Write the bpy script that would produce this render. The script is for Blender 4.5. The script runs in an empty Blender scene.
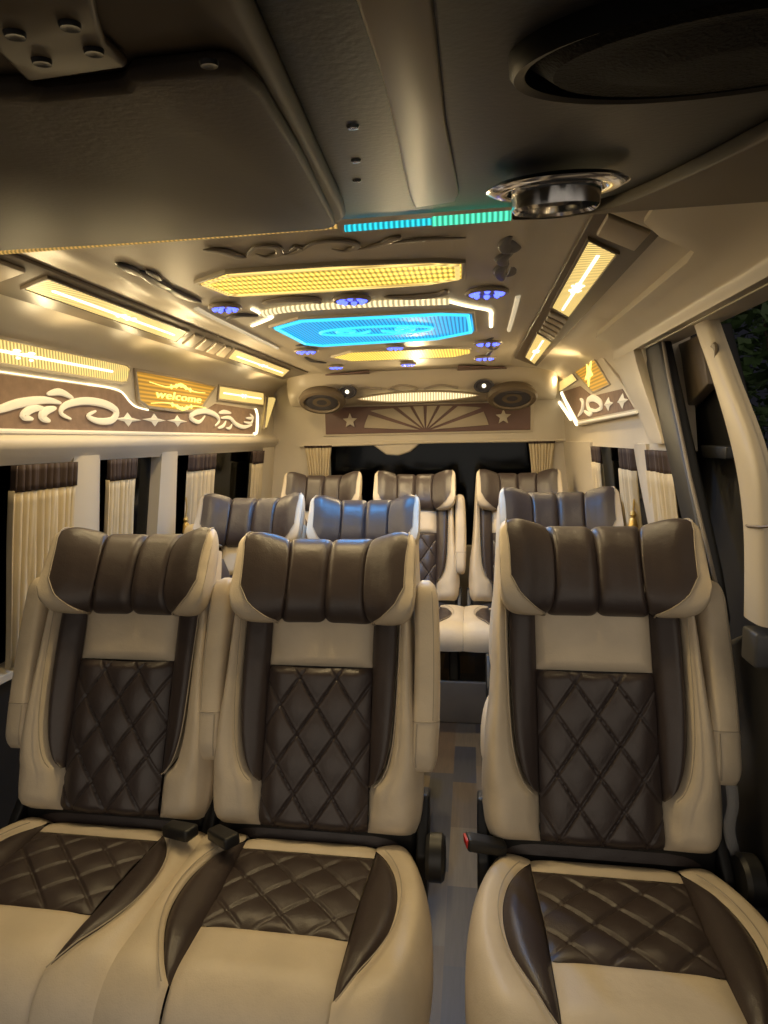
import bpy, bmesh, math, random
from mathutils import Vector, Matrix
random.seed(7)
PI = math.pi
S = bpy.context.scene
COL = S.collection
# ------------------------------------------------------------------ camera
YAW, PITCH, ROLL, FPX = 8.35, 6.84, 1.2, 600.0
CAM = Vector((0.38, 0.0, 1.25))
_y, _p, _r = map(math.radians, (YAW, PITCH, ROLL))
_F = Vector((-math.sin(_y)*math.cos(_p), math.cos(_y)*math.cos(_p), -math.sin(_p)))
_R = Vector((math.cos(_y), math.sin(_y), 0)); _U = _R.cross(_F)
_R2 = _R*math.cos(_r) - _U*math.sin(_r); _U2 = _R*math.sin(_r) + _U*math.cos(_r)
cd = bpy.data.cameras.new('camera'); cam = bpy.data.objects.new('camera', cd); COL.objects.link(cam)
cd.sensor_fit = 'VERTICAL'; cd.sensor_height = 32.0; cd.lens = FPX/1024*32.0; cd.clip_start = 0.02
cam.matrix_world = Matrix(((_R2.x, _U2.x, -_F.x, CAM.x), (_R2.y, _U2.y, -_F.y, CAM.y), (_R2.z, _U2.z, -_F.z, CAM.z), (0, 0, 0, 1)))
S.camera = cam
# ------------------------------------------------------------------ world / exposure
w = bpy.data.worlds.new('night_sky_fill'); S.world = w; w.use_nodes = True
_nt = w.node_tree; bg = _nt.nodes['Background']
# warm fill added behind the camera to light the seats, dark night sky elsewhere
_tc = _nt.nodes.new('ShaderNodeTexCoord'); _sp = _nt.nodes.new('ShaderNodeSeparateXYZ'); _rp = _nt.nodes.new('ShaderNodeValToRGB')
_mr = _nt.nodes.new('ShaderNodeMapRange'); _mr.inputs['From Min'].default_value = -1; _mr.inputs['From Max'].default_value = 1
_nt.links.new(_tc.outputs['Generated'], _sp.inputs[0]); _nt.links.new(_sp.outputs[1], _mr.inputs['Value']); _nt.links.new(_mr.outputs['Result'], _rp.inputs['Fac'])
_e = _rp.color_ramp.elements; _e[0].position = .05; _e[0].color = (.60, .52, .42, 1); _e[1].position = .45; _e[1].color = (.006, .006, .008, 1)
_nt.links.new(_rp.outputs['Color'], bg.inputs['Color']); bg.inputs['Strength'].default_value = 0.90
S.view_settings.view_transform = 'Standard'; S.view_settings.look = 'None'
S.view_settings.gamma = 1.0; S.view_settings.use_curve_mapping = False
S.view_settings.exposure = 0.74
S.cycles.use_denoising = True
S.cycles.max_bounces = 8
LED = 80.0      # watts per square metre of lamp
LAMP = 0.82       # overall strength of the cabin lamps
# ------------------------------------------------------------------ helpers
def at(px, py, **k):
    """point of the cabin seen at a photo position, on the plane x=, y= or z="""
    d = _F + _R2*((px-384)/FPX) - _U2*((py-512)/FPX)
    a, v = list(k.items())[0]; i = 'xyz'.index(a)
    return CAM + d*((v-CAM[i])/d[i])

def lerp(a, b, t): return a+(b-a)*t
def interp(tab, v):
    if v <= tab[0][0]: return tab[0][1]
    for (a, b), (c, d) in zip(tab, tab[1:]):
        if v <= c:
            t = (v-a)/(c-a); return b+(d-b)*t
    return tab[-1][1]
def sm_interp(tab, v):
    # smooth (catmull-rom) table lookup
    n = len(tab)
    if v <= tab[0][0]: return tab[0][1]
    if v >= tab[-1][0]: return tab[-1][1]
    for i in range(n-1):
        if v <= tab[i+1][0]:
            x0, y0 = tab[i]; x1, y1 = tab[i+1]
            m0 = (tab[i+1][1]-tab[i-1][1])/(tab[i+1][0]-tab[i-1][0]) if i else (y1-y0)/(x1-x0)
            m1 = (tab[i+2][1]-tab[i][1])/(tab[i+2][0]-tab[i][0]) if i+2 < n else (y1-y0)/(x1-x0)
            h = x1-x0; t = (v-x0)/h
            return (2*t**3-3*t*t+1)*y0+(t**3-2*t*t+t)*h*m0+(-2*t**3+3*t*t)*y1+(t**3-t*t)*h*m1

class MB:
    def __init__(s): s.v = []; s.f = []
    def grid(s, fn, nu, nv, closed_u=False, flip=False):
        o = len(s.v)
        cu = nu if closed_u else nu+1
        for j in range(nv+1):
            for i in range(cu): s.v.append(tuple(fn(i/nu, j/nv)))
        for j in range(nv):
            for i in range(nu):
                a = o+j*cu+i; b = o+j*cu+(i+1) % cu; c = b+cu; d = a+cu
                s.f.append((a, d, c, b) if flip else (a, b, c, d))
        return s
    def poly(s, pts, flip=False):
        o = len(s.v); s.v += [tuple(p) for p in pts]
        idx = list(range(o, o+len(pts))); s.f.append(tuple(idx[::-1] if flip else idx)); return s
    def prism(s, pts, off):
        """closed solid: polygon of 3-D points pushed along the vector off"""
        n = len(pts); o = len(s.v); off = Vector(off)
        s.v += [tuple(p) for p in pts] + [tuple(Vector(p)+off) for p in pts]
        s.f.append(tuple(range(o, o+n))[::-1]); s.f.append(tuple(range(o+n, o+2*n)))
        for i in range(n):
            j = (i+1) % n; s.f.append((o+i, o+j, o+n+j, o+n+i))
        return s
    def box(s, lo, hi):
        x0, y0, z0 = lo; x1, y1, z1 = hi
        return s.prism([(x0, y0, z0), (x1, y0, z0), (x1, y1, z0), (x0, y1, z0)], (0, 0, z1-z0))
    def tube(s, pts, rad, n=8, flat=None, cap=True):
        """tube through pts; rad number or list; flat=(vector, factor) squashes the section along a direction"""
        pts = [Vector(p) for p in pts]; m = len(pts)
        if not isinstance(rad, (list, tuple)): rad = [rad]*m
        o = len(s.v); up = Vector((0, 0, 1)); prev = None
        for i, p in enumerate(pts):
            t = (pts[min(i+1, m-1)]-pts[max(i-1, 0)]).normalized()
            if prev is None:
                a = t.cross(up)
                if a.length < 1e-3: a = t.cross(Vector((1, 0, 0)))
            else: a = prev - t*prev.dot(t)
            a.normalize(); prev = a; b = t.cross(a)
            for k in range(n):
                q = a*math.cos(2*PI*k/n)+b*math.sin(2*PI*k/n)
                if flat is not None:
                    fv, ff = flat; q = q - Vector(fv)*(q.dot(Vector(fv))*(1-ff))
                s.v.append(tuple(p+q*rad[i]))
        for i in range(m-1):
            for k in range(n):
                a = o+i*n+k; b = o+i*n+(k+1) % n; s.f.append((a, b, b+n, a+n))
        if cap:
            s.f.append(tuple(range(o, o+n))[::-1]); s.f.append(tuple(range(o+(m-1)*n, o+m*n)))
        return s
    def lathe(s, prof, n=32, M=None):
        """profile of (r, h) turned about z, then placed by the matrix M"""
        o = len(s.v); M = M or Matrix.Identity(4)
        for r, h in prof:
            for k in range(n): s.v.append(tuple(M @ Vector((r*math.cos(2*PI*k/n), r*math.sin(2*PI*k/n), h))))
        for i in range(len(prof)-1):
            for k in range(n):
                a = o+i*n+k; b = o+i*n+(k+1) % n; s.f.append((a, b, b+n, a+n))
        s.f.append(tuple(range(o, o+n))[::-1]); s.f.append(tuple(range(o+(len(prof)-1)*n, o+len(prof)*n)))
        return s
    def mesh(s, name, mat, sharp=35, bevel=0, seg=3, recalc=True, smooth=True):
        me = bpy.data.meshes.new(name); me.from_pydata(s.v, [], s.f)
        bm = bmesh.new(); bm.from_mesh(me)
        bmesh.ops.remove_doubles(bm, verts=bm.verts, dist=1e-5)
        if recalc: bmesh.ops.recalc_face_normals(bm, faces=bm.faces)
        if bevel:
            ed = [e for e in bm.edges if len(e.link_faces) == 2 and e.calc_face_angle(0) > math.radians(25)]
            bmesh.ops.bevel(bm, geom=ed, offset=bevel, offset_type='OFFSET', segments=seg, profile=0.5, affect='EDGES', clamp_overlap=True)
        bm.to_mesh(me); bm.free()
        me.materials.append(mat)
        if smooth:
            me.shade_smooth(); me.set_sharp_from_angle(angle=math.radians(sharp))
        return me
    def build(s, name, mat, parent=None, loc=(0, 0, 0), **k):
        return put(name, s.mesh(name, mat, **k), parent, loc)

def put(name, me, parent=None, loc=(0, 0, 0)):
    o = bpy.data.objects.new(name, me); COL.objects.link(o); o.location = loc
    if parent is not None: o.parent = parent
    return o
def tag(o, label=None, cat=None, group=None, kind=None):
    if label: o['label'] = label
    if cat: o['category'] = cat
    if group: o['group'] = group
    if kind: o['kind'] = kind
    return o
def thing(name, label, cat, loc=(0, 0, 0), group=None):
    o = bpy.data.objects.new(name, None); COL.objects.link(o); o.location = loc; o.empty_display_size = .05
    return tag(o, label, cat, group)
def struct(o, label=None, cat=None): return tag(o, label, cat, None, 'structure')

def P(pts, **k): return [at(px, py, **k) for px, py in pts]
def centre(ps):
    c = Vector((0, 0, 0))
    for p in ps: c += p
    return c/len(ps)
def grow(ps, d):
    """polygon pushed outwards by d about its middle (in its own plane)"""
    c = centre(ps); r = max((p-c).length for p in ps)
    n = (ps[1]-ps[0]).cross(ps[2]-ps[1]).normalized(); out = []
    m = len(ps)
    area = sum(((ps[i]-c).cross(ps[(i+1) % m]-c)).dot(n) for i in range(m))
    sgn = 1 if area > 0 else -1
    for i in range(m):
        a, b_, e = ps[i-1], ps[i], ps[(i+1) % m]
        n1 = (b_-a).normalized().cross(n)*sgn; n2 = (e-b_).normalized().cross(n)*sgn
        q = n1+n2; L_ = q.length
        if L_ < 1e-5: q = n1
        else: q = q/L_; q = q/max(.45, q.dot(n1))
        out.append(b_+q*d)
    return out
def smooth_loop(pts, n=4, closed=False):
    pts = [Vector(p) for p in pts]; m = len(pts); out = []
    rng = range(m if closed else m-1)
    for i in rng:
        p1, p2 = pts[i], pts[(i+1) % m]
        p0 = pts[i-1] if (closed or i > 0) else p1; p3 = pts[(i+2) % m] if (closed or i+2 < m) else p2
        for k in range(n):
            t = k/n
            out.append(.5*((2*p1)+(p2-p0)*t+(2*p0-5*p1+4*p2-p3)*t*t+(3*p1-p0-3*p2+p3)*t**3))
    if not closed: out.append(pts[-1])
    return out

# ------------------------------------------------------------------ materials
def new_mat(name):
    m = bpy.data.materials.new(name); m.use_nodes = True
    nt = m.node_tree; return m, nt, nt.nodes['Principled BSDF']
def plain(name, col, rough=.5, metal=0, var=.0, vscale=8, bump=0, bscale=300, spec=.5, coat=0):
    m, nt, b = new_mat(name)
    b.inputs['Base Color'].default_value = (*col, 1); b.inputs['Roughness'].default_value = rough
    b.inputs['Metallic'].default_value = metal; b.inputs['Specular IOR Level'].default_value = spec
    if coat: b.inputs['Coat Weight'].default_value = coat
    tc = nt.nodes.new('ShaderNodeTexCoord')
    if var:
        n = nt.nodes.new('ShaderNodeTexNoise'); n.inputs['Scale'].default_value = vscale; n.inputs['Detail'].default_value = 5
        nt.links.new(tc.outputs['Object'], n.inputs['Vector'])
        r = nt.nodes.new('ShaderNodeValToRGB'); r.color_ramp.elements[0].position = .3; r.color_ramp.elements[1].position = .7
        r.color_ramp.elements[0].color = (*[c*(1-var) for c in col], 1); r.color_ramp.elements[1].color = (*[min(1, c*(1+var)) for c in col], 1)
        nt.links.new(n.outputs['Fac'], r.inputs['Fac']); nt.links.new(r.outputs['Color'], b.inputs['Base Color'])
    if bump:
        n2 = nt.nodes.new('ShaderNodeTexNoise'); n2.inputs['Scale'].default_value = bscale; n2.inputs['Detail'].default_value = 3
        nt.links.new(tc.outputs['Object'], n2.inputs['Vector'])
        bp = nt.nodes.new('ShaderNodeBump'); bp.inputs['Strength'].default_value = bump; bp.inputs['Distance'].default_value = .002
        nt.links.new(n2.outputs['Fac'], bp.inputs['Height']); nt.links.new(bp.outputs['Normal'], b.inputs['Normal'])
    return m
def leather(name, col, rough, wr=.35):
    """grained leather: fine cells plus soft wrinkles"""
    m, nt, b = new_mat(name); L = nt.links.new
    tc = nt.nodes.new('ShaderNodeTexCoord')
    n = nt.nodes.new('ShaderNodeTexNoise'); n.inputs['Scale'].default_value = 9; n.inputs['Detail'].default_value = 6
    v = nt.nodes.new('ShaderNodeTexVoronoi'); v.inputs['Scale'].default_value = 420
    wv = nt.nodes.new('ShaderNodeTexNoise'); wv.inputs['Scale'].default_value = 22; wv.inputs['Detail'].default_value = 4
    for x in (n, v, wv): L(tc.outputs['Object'], x.inputs['Vector'])
    r = nt.nodes.new('ShaderNodeValToRGB')
    r.color_ramp.elements[0].position = .3; r.color_ramp.elements[1].position = .75
    r.color_ramp.elements[0].color = (*[c*.88 for c in col], 1); r.color_ramp.elements[1].color = (*[c*1.08 for c in col], 1)
    L(n.outputs['Fac'], r.inputs['Fac']); L(r.outputs['Color'], b.inputs['Base Color'])
    b1 = nt.nodes.new('ShaderNodeBump'); b1.inputs['Strength'].default_value = .18; b1.inputs['Distance'].default_value = .001
    b2 = nt.nodes.new('ShaderNodeBump'); b2.inputs['Strength'].default_value = wr; b2.inputs['Distance'].default_value = .006
    L(v.outputs['Distance'], b1.inputs['Height']); L(wv.outputs['Fac'], b2.inputs['Height'])
    L(b2.outputs['Normal'], b1.inputs['Normal']); L(b1.outputs['Normal'], b.inputs['Normal'])
    b.inputs['Roughness'].default_value = rough
    return m
def glow(name, col, strength, ribs=None, axis='Y', scale=60, lo=.35, base=(.22, .17, .08), noise=0):
    """lit lens of a lamp: emission with moulded ribs"""
    m, nt, b = new_mat(name); L = nt.links.new
    b.inputs['Base Color'].default_value = (*base, 1); b.inputs['Roughness'].default_value = .5; b.inputs['Specular IOR Level'].default_value = .25
    b.inputs['Emission Color'].default_value = (*col, 1); b.inputs['Emission Strength'].default_value = strength*LAMP
    if ribs:
        tc = nt.nodes.new('ShaderNodeTexCoord'); fac = None
        for ax in ribs:
            wv = nt.nodes.new('ShaderNodeTexWave'); wv.bands_direction = ax[0]; wv.inputs['Scale'].default_value = ax[1]
            wv.inputs['Distortion'].default_value = 0; L(tc.outputs['Object'], wv.inputs['Vector'])
            mr = nt.nodes.new('ShaderNodeMapRange'); mr.inputs['To Min'].default_value = lo; mr.inputs['To Max'].default_value = 1.25
            L(wv.outputs['Fac'], mr.inputs['Value'])
            if fac is None: fac = mr.outputs['Result']
            else:
                mu = nt.nodes.new('ShaderNodeMath'); mu.operation = 'MULTIPLY'; L(fac, mu.inputs[0]); L(mr.outputs['Result'], mu.inputs[1]); fac = mu.outputs[0]
        mu = nt.nodes.new('ShaderNodeMath'); mu.operation = 'MULTIPLY'; mu.inputs[1].default_value = strength*LAMP
        L(fac, mu.inputs[0]); L(mu.outputs[0], b.inputs['Emission Strength'])
    return m
M = {}
M['cream'] = leather('cream_leather', (.64, .545, .41), .46)
M['brown'] = leather('brown_leather', (.050, .037, .035), .38)
M['black'] = plain('black_plastic', (.012, .012, .013), .45)
M['grey_plastic'] = plain('grey_plastic', (.06, .06, .065), .5)
M['red'] = plain('red_plastic', (.5, .02, .02), .35)
M['thread'] = plain('stitch_thread', (.42, .36, .28), .7)
M['vinyl'] = plain('cream_headliner', (.62, .55, .44), .42, var=.04, vscale=5, bump=.15, bscale=220)
M['vinyl2'] = plain('cream_trim', (.60, .53, .42), .40, var=.03, vscale=6)
M['rib'] = plain('taupe_trim', (.15, .115, .08), .40, var=.06)
M['pad'] = plain('taupe_pad', (.42, .35, .26), .45, var=.04)
M['lining'] = plain('shaded_lining', (.03, .026, .022), .6, var=.1)  # near-black colour carries the shadow below the sills
M['felt'] = plain('brown_felt', (.26, .175, .125), .85, var=.12, vscale=40, bump=.3, bscale=500)
M['purple'] = plain('plum_panel', (.17, .10, .09), .5, var=.08)
M['dark_header'] = plain('dark_header', (.032, .032, .037), .45, var=.08, bump=.1, bscale=260)
M['monitor'] = plain('monitor_taupe', (.20, .16, .115), .55, var=.08, vscale=4)
M['monitor_lid'] = plain('monitor_lid', (.14, .115, .092), .55, var=.10, vscale=5, bump=.1)
M['chrome'] = plain('chrome', (.75, .75, .76), .12, metal=1)
M['mesh'] = plain('speaker_cloth', (.012, .011, .010), .8, bump=.6, bscale=700)
M['ornament'] = plain('grey_ornament', (.07, .065, .075), .35)
M['ornament_soft'] = plain('taupe_ornament', (.38, .33, .27), .4)
M['acrylic'] = glow('acrylic_added_glow', (1, .84, .55), .32, base=(.60, .53, .40))  # cream pieces given a weak emission so they look lit
M['white_edge'] = glow('led_edge_warm', (1, .84, .52), 2.0)
M['amber_grid'] = glow('amber_lens', (1, .66, .10), 1.15, ribs=[('X', 26), ('Y', 9)], lo=.42)
M['yellow_lens'] = glow('yellow_lens', (1, .70, .22), .80, ribs=[('Y', 26)], lo=.28)
M['yellow_plain'] = glow('yellow_lens_plain', (1, .68, .20), .85, ribs=[('Y', 30)], lo=.5)
M['gold'] = glow('gold_lens', (1, .46, .03), .46, ribs=[('Z', 22)], lo=.4)
M['gold_motif'] = glow('gold_motif', (1, .78, .16), 1.5)
M['white_rib'] = glow('white_rib_lens', (1, .80, .42), 1.0, ribs=[('X', 22)], lo=.3)
M['motif'] = glow('white_motif', (1, .92, .62), 1.8)
M['blue'] = glow('blue_lens', (.02, .40, .90), 1.0, ribs=[('X', 26)], lo=.3, base=(.03, .12, .2))
M['blue_edge'] = glow('blue_lens_edge', (.05, .62, 1), 1.1, base=(.03, .12, .2))
M['blue_led'] = glow('blue_led', (.07, .10, 1), 3.0, base=(.03, .03, .2))
M['aqua'] = glow('aqua_led', (.03, .60, .75), 1.0, ribs=[('X', 60)], lo=.3, base=(.03, .15, .15))
M['teal'] = glow('teal_led', (.10, .85, .50), .9, ribs=[('X', 60)], lo=.3, base=(.03, .15, .12))
M['gold_led'] = glow('gold_led', (1, .60, .16), .5, ribs=[('X', 70)], lo=.1)
M['curtain'] = plain('cream_curtain', (.60, .50, .33), .75, var=.06, vscale=12, bump=.2, bscale=400)
M['valance'] = plain('brown_valance', (.055, .034, .027), .7, var=.1)
M['brass'] = plain('gold_cord', (.55, .36, .10), .35, metal=.6)
M['grey_panel'] = plain('grey_panel', (.22, .19, .16), .5, var=.06)
M['plastic_wrap'] = plain('clear_wrap', (.55, .55, .55), .15)
M['plastic_wrap'].node_tree.nodes['Principled BSDF'].inputs['Alpha'].default_value = .35
M['asphalt'] = plain('asphalt', (.03, .03, .03), .9, var=.3, vscale=20)
M['bark'] = plain('bark', (.05, .035, .025), .9, var=.3)
def leafmat():
    m, nt, b = new_mat('leaf'); L = nt.links.new
    oi = nt.nodes.new('ShaderNodeTexCoord'); n = nt.nodes.new('ShaderNodeTexNoise'); n.inputs['Scale'].default_value = 6
    r = nt.nodes.new('ShaderNodeValToRGB'); r.color_ramp.elements[0].color = (.010, .022, .008, 1); r.color_ramp.elements[1].color = (.05, .10, .03, 1)
    L(oi.outputs['Object'], n.inputs['Vector']); L(n.outputs['Fac'], r.inputs['Fac']); L(r.outputs['Color'], b.inputs['Base Color'])
    b.inputs['Roughness'].default_value = .6; return m
M['leaf'] = leafmat()
def glassmat():
    m = bpy.data.materials.new('tinted_glass'); m.use_nodes = True; nt = m.node_tree; nt.nodes.clear(); L = nt.links.new
    out = nt.nodes.new('ShaderNodeOutputMaterial'); mx = nt.nodes.new('ShaderNodeMixShader')
    t = nt.nodes.new('ShaderNodeBsdfTransparent'); t.inputs['Color'].default_value = (.10, .11, .12, 1)
    g = nt.nodes.new('ShaderNodeBsdfGlossy'); g.inputs['Roughness'].default_value = .08; g.inputs['Color'].default_value = (.8, .85, .9, 1)
    fr = nt.nodes.new('ShaderNodeFresnel'); fr.inputs['IOR'].default_value = 1.35
    L(fr.outputs[0], mx.inputs[0]); L(t.outputs[0], mx.inputs[1]); L(g.outputs[0], mx.inputs[2]); L(mx.outputs[0], out.inputs['Surface'])
    return m
M['glass'] = glassmat()
def floormat():
    m, nt, b = new_mat('patchwork_vinyl'); L = nt.links.new
    tc = nt.nodes.new('ShaderNodeTexCoord'); sp = nt.nodes.new('ShaderNodeSeparateXYZ'); L(tc.outputs['Object'], sp.inputs[0])
    def mt(op, a, b_=None):
        n = nt.nodes.new('ShaderNodeMath'); n.operation = op
        for i, q in enumerate((a, b_)):
            if q is None: continue
            if isinstance(q, (int, float)): n.inputs[i].default_value = q
            else: L(q, n.inputs[i])
        return n.outputs[0]
    cx = mt('FLOOR', mt('DIVIDE', mt('ADD', sp.outputs[0], .03), .085))
    wn = nt.nodes.new('ShaderNodeTexWhiteNoise'); wn.noise_dimensions = '1D'; L(cx, wn.inputs['W'])
    cy = mt('FLOOR', mt('ADD', mt('DIVIDE', sp.outputs[1], .26), wn.outputs['Value']))
    cb = nt.nodes.new('ShaderNodeCombineXYZ'); L(cx, cb.inputs[0]); L(cy, cb.inputs[1])
    w2 = nt.nodes.new('ShaderNodeTexWhiteNoise'); w2.noise_dimensions = '2D'; L(cb.outputs[0], w2.inputs['Vector'])
    r = nt.nodes.new('ShaderNodeValToRGB'); cr = r.color_ramp; cr.interpolation = 'CONSTANT'
    cols = [(.045, .043, .052), (.10, .068, .045), (.14, .105, .07), (.062, .052, .05), (.036, .037, .05), (.11, .088, .066)]
    cr.elements[0].color = (*cols[0], 1); cr.elements[1].position = 1/6; cr.elements[1].color = (*cols[1], 1)
    for i in range(2, 6):
        e = cr.elements.new(i/6); e.color = (*cols[i], 1)
    L(w2.outputs['Value'], r.inputs['Fac'])
    mp = nt.nodes.new('ShaderNodeMapping'); mp.inputs['Scale'].default_value = (60, 5, 1); L(tc.outputs['Object'], mp.inputs['Vector'])
    n = nt.nodes.new('ShaderNodeTexNoise'); n.inputs['Scale'].default_value = 2; n.inputs['Detail'].default_value = 6; L(mp.outputs[0], n.inputs['Vector'])
    r2 = nt.nodes.new('ShaderNodeMapRange'); r2.inputs['To Min'].default_value = .65; r2.inputs['To Max'].default_value = 1.3; L(n.outputs['Fac'], r2.inputs['Value'])
    mx = nt.nodes.new('ShaderNodeMix'); mx.data_type = 'RGBA'; mx.blend_type = 'MULTIPLY'; mx.inputs['Factor'].default_value = 1
    L(r.outputs['Color'], mx.inputs['A']); L(r2.outputs['Result'], mx.inputs['B']); L(mx.outputs['Result'], b.inputs['Base Color'])
    b.inputs['Roughness'].default_value = .45; return m
M['floor'] = floormat()

# ------------------------------------------------------------------ room shell
XC = 0.05                                    # centre line of the van
PROF = [(-.475, 1.620), (-.56, 1.612), (-.655, 1.600), (-.715, 1.588), (-.758, 1.562), (-.779, 1.535), (-.784, 1.46), (-.792, 1.36), (-.798, 1.300),
        (-.788, 1.287), (-.768, 1.276), (-.762, 1.262), (-.768, 1.245), (-.790, 1.222), (-.802, 1.205)]
def mir(x): return 2*XC-x
PROFR = PROF[:8]+[(-.800, 1.300), (-.803, 1.25), (-.803, 1.205)]
YF, YB = -.15, 3.52
b = MB(); b.box((-.95, YF-.3, -.04), (1.05, YB+.1, 0)); fl = struct(b.build('floor', M['floor']))
# ceiling: gently arched centre with two raised longitudinal mouldings and the side planes
def ceil_z(x):
    q = (x-XC)/.525
    z = 1.622-.003*q*q
    for s_ in (-1, 1):
        d = abs(x-(XC+s_*.43)); z -= .006*max(0, 1-d/.03)**.5 if d < .03 else 0
    return z
xs = [XC+.525*(i/60*2-1) for i in range(61)]
b = MB()
pr = [(x, ceil_z(x)) for x in xs]
b.prism([(x, YF, z) for x, z in pr]+[(xs[-1], YF, 1.70), (xs[0], YF, 1.70)], (0, YB-YF, 0))
struct(b.build('ceiling', M['vinyl']))
def seal_y(z): return 1.92-(1.50-z)*.858                   # sloping rear edge of the side door opening
def upper_wall(y0, y1, sgn, zmin=1.205):
    PF = PROFR if sgn > 0 else PROF
    pf = [(x, z) for x, z in PF if z >= zmin-1e-6]
    if zmin > 1.3: pf.append((sm_interp([(z, x) for x, z in PF[::-1]], zmin), zmin))
    q = pf+[(pf[-1][0]-.06, pf[-1][1]), (-.90, 1.70), (-.475, 1.70)]
    if sgn > 0: q = [(mir(x), z) for x, z in q]
    g = MB(); n = len(q)
    f0 = y0 if callable(y0) else (lambda z: y0)
    g.v = [(x, f0(z), z) for x, z in q]+[(x, y1, z) for x, z in q]
    g.f = [tuple(range(n)), tuple(range(n, 2*n))]+[(i, (i+1) % n, n+(i+1) % n, n+i) for i in range(n)]
    return g
wl = struct(upper_wall(YF, YB, -1).build('wall_left', M['vinyl'], sharp=50))
wr = struct(upper_wall(lambda z: min(seal_y(z), 1.92), YB, 1).build('wall_right', M['vinyl'], sharp=50))
upper_wall(YF, 1.93, 1, zmin=1.50).build('door_header', M['vinyl'], wr, sharp=50)
def wall_x(z): return sm_interp([(z_, x_) for x_, z_ in PROFR[::-1]], z)
# padded surround of the side door: a raised skin running along the roof edge and down the rear edge of the opening
def surround():
    g = MB()
    def top(u, v):
        y = lerp(.25, 2.13+.05*u, v); z = lerp(interp([(.25, 1.615), (1.10, 1.612), (1.20, 1.594), (3, 1.592)], y), 1.503, u)
        return (mir(wall_x(z)), y, z)
    def low(u, v):
        z = lerp(1.503, 1.225, u); y = lerp(seal_y(z), interp([(1.225, 1.80), (1.33, 1.93), (1.503, 2.18)], z), v)
        return (mir(wall_x(z)), y, z)
    g.grid(top, 10, 30); g.grid(low, 14, 6)
    o = g.build('door_surround', M['vinyl2'], wr)
    md = o.modifiers.new('thick', 'SOLIDIFY'); md.thickness = .024; md.offset = 1 if o.data.polygons[0].normal.x < 0 else -1
    bv = o.modifiers.new('round', 'BEVEL'); bv.width = .006; bv.segments = 3
surround()
# lower walls (below the windows) lean outwards
def low_wall(sgn, y0, y1, parent):
    f_ = (lambda x: x) if sgn < 0 else mir
    for nm, mt, q in (('sill', 'vinyl2', [(-.866, .662), (-.848, .650), (-.848, .632), (-.866, .622), (-.94, .622), (-.94, .662)]), ('lower_lining', 'lining', [(-.862, .622), (-.888, .58), (-.894, .0), (-.95, 0), (-.95, .622)])):
        bb = MB(); bb.prism([(f_(x), y0, z) for x, z in q], (0, y1-y0, 0)); bb.build(nm, M[mt], parent, sharp=50)
low_wall(-1, YF, YB, wl); low_wall(1, 1.72, YB, wr)
def wx(z): return lerp(-.868, -.802, (z-.655)/(1.205-.655))     # window plane, left side
# windows
def window(n, sgn, y0, y1):
    f_ = (lambda x: x) if sgn < 0 else mir
    g = MB()
    p = [(f_(wx(.64)-.035), y0, .64), (f_(wx(.64)-.035), y1, .64), (f_(wx(1.22)-.035), y1, 1.22), (f_(wx(1.22)-.035), y0, 1.22)]
    g.prism(p, (-.004*(1 if sgn < 0 else -1), 0, 0))
    return struct(g.build('window_%d' % n, M['glass'], smooth=False))
def pillar(n, sgn, ya, yb, ya2, yb2, mat='vinyl2', d=.02):
    """padded post between two windows; ya..yb at the top, ya2..yb2 at the sill"""
    f_ = (lambda x: x) if sgn < 0 else mir
    K = 10; g = MB(); sec = []
    for j in range(K+1):
        t = j/K; z = lerp(1.222, .645, t); a = lerp(ya, ya2, t**1.3); c = lerp(yb, yb2, t**1.3)
        ring = [(f_(wx(z)-.045), a, z), (f_(wx(z)+d*.4), a, z), (f_(wx(z)+d), lerp(a, c, .25), z), (f_(wx(z)+d), lerp(a, c, .75), z), (f_(wx(z)+d*.4), c, z), (f_(wx(z)-.045), c, z)]
        sec.append(ring)
    o_ = len(g.v)
    for r_ in sec: g.v += r_
    for j in range(K):
        for i in range(6):
            k = (i+1) % 6; g.f.append((o_+j*6+i, o_+j*6+k, o_+(j+1)*6+k, o_+(j+1)*6+i))
    g.f.append(tuple(range(o_, o_+6))); g.f.append(tuple(range(o_+K*6, o_+K*6+6)))
    return struct(g.build('trim_%d' % n, M[mat], sharp=60))
window(1, -1, .30, 1.66); window(2, -1, 1.74, 2.20); window(3, -1, 2.24, 3.40)
pillar(1, -1, 1.645, 1.775, 1.62, 1.80); pillar(2, -1, 2.165, 2.29, 2.14, 2.32); pillar(3, -1, 3.30, YB, 3.28, YB)
window(4, 1, 2.05, 2.72); window(5, 1, 1.68, 2.00)
# rear wall with the back window
RW = dict(x0=-.46, x1=.80, z0=.62, z1=1.232)
b = MB()
b.box((-.95, YB-.02, 1.228), (1.05, YB+.06, 1.70)); b.box((-.95, YB-.02, 0), (1.05, YB+.06, .62))
wb = struct(b.build('wall_rear', M['vinyl'], smooth=False))
b = MB(); b.box((-.95, YB-.02, .62), (RW['x0'], YB+.06, 1.228)); b.build('window_post', M['vinyl'], wb, smooth=False)
b = MB(); b.box((RW['x1'], YB-.02, .62), (1.05, YB+.06, 1.228)); b.build('window_post', M['vinyl'], wb, smooth=False)
b = MB(); b.box((RW['x0'], YB+.03, .62), (RW['x1'], YB+.035, 1.228)); struct(b.build('window_6', M['glass'], smooth=False))
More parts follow.
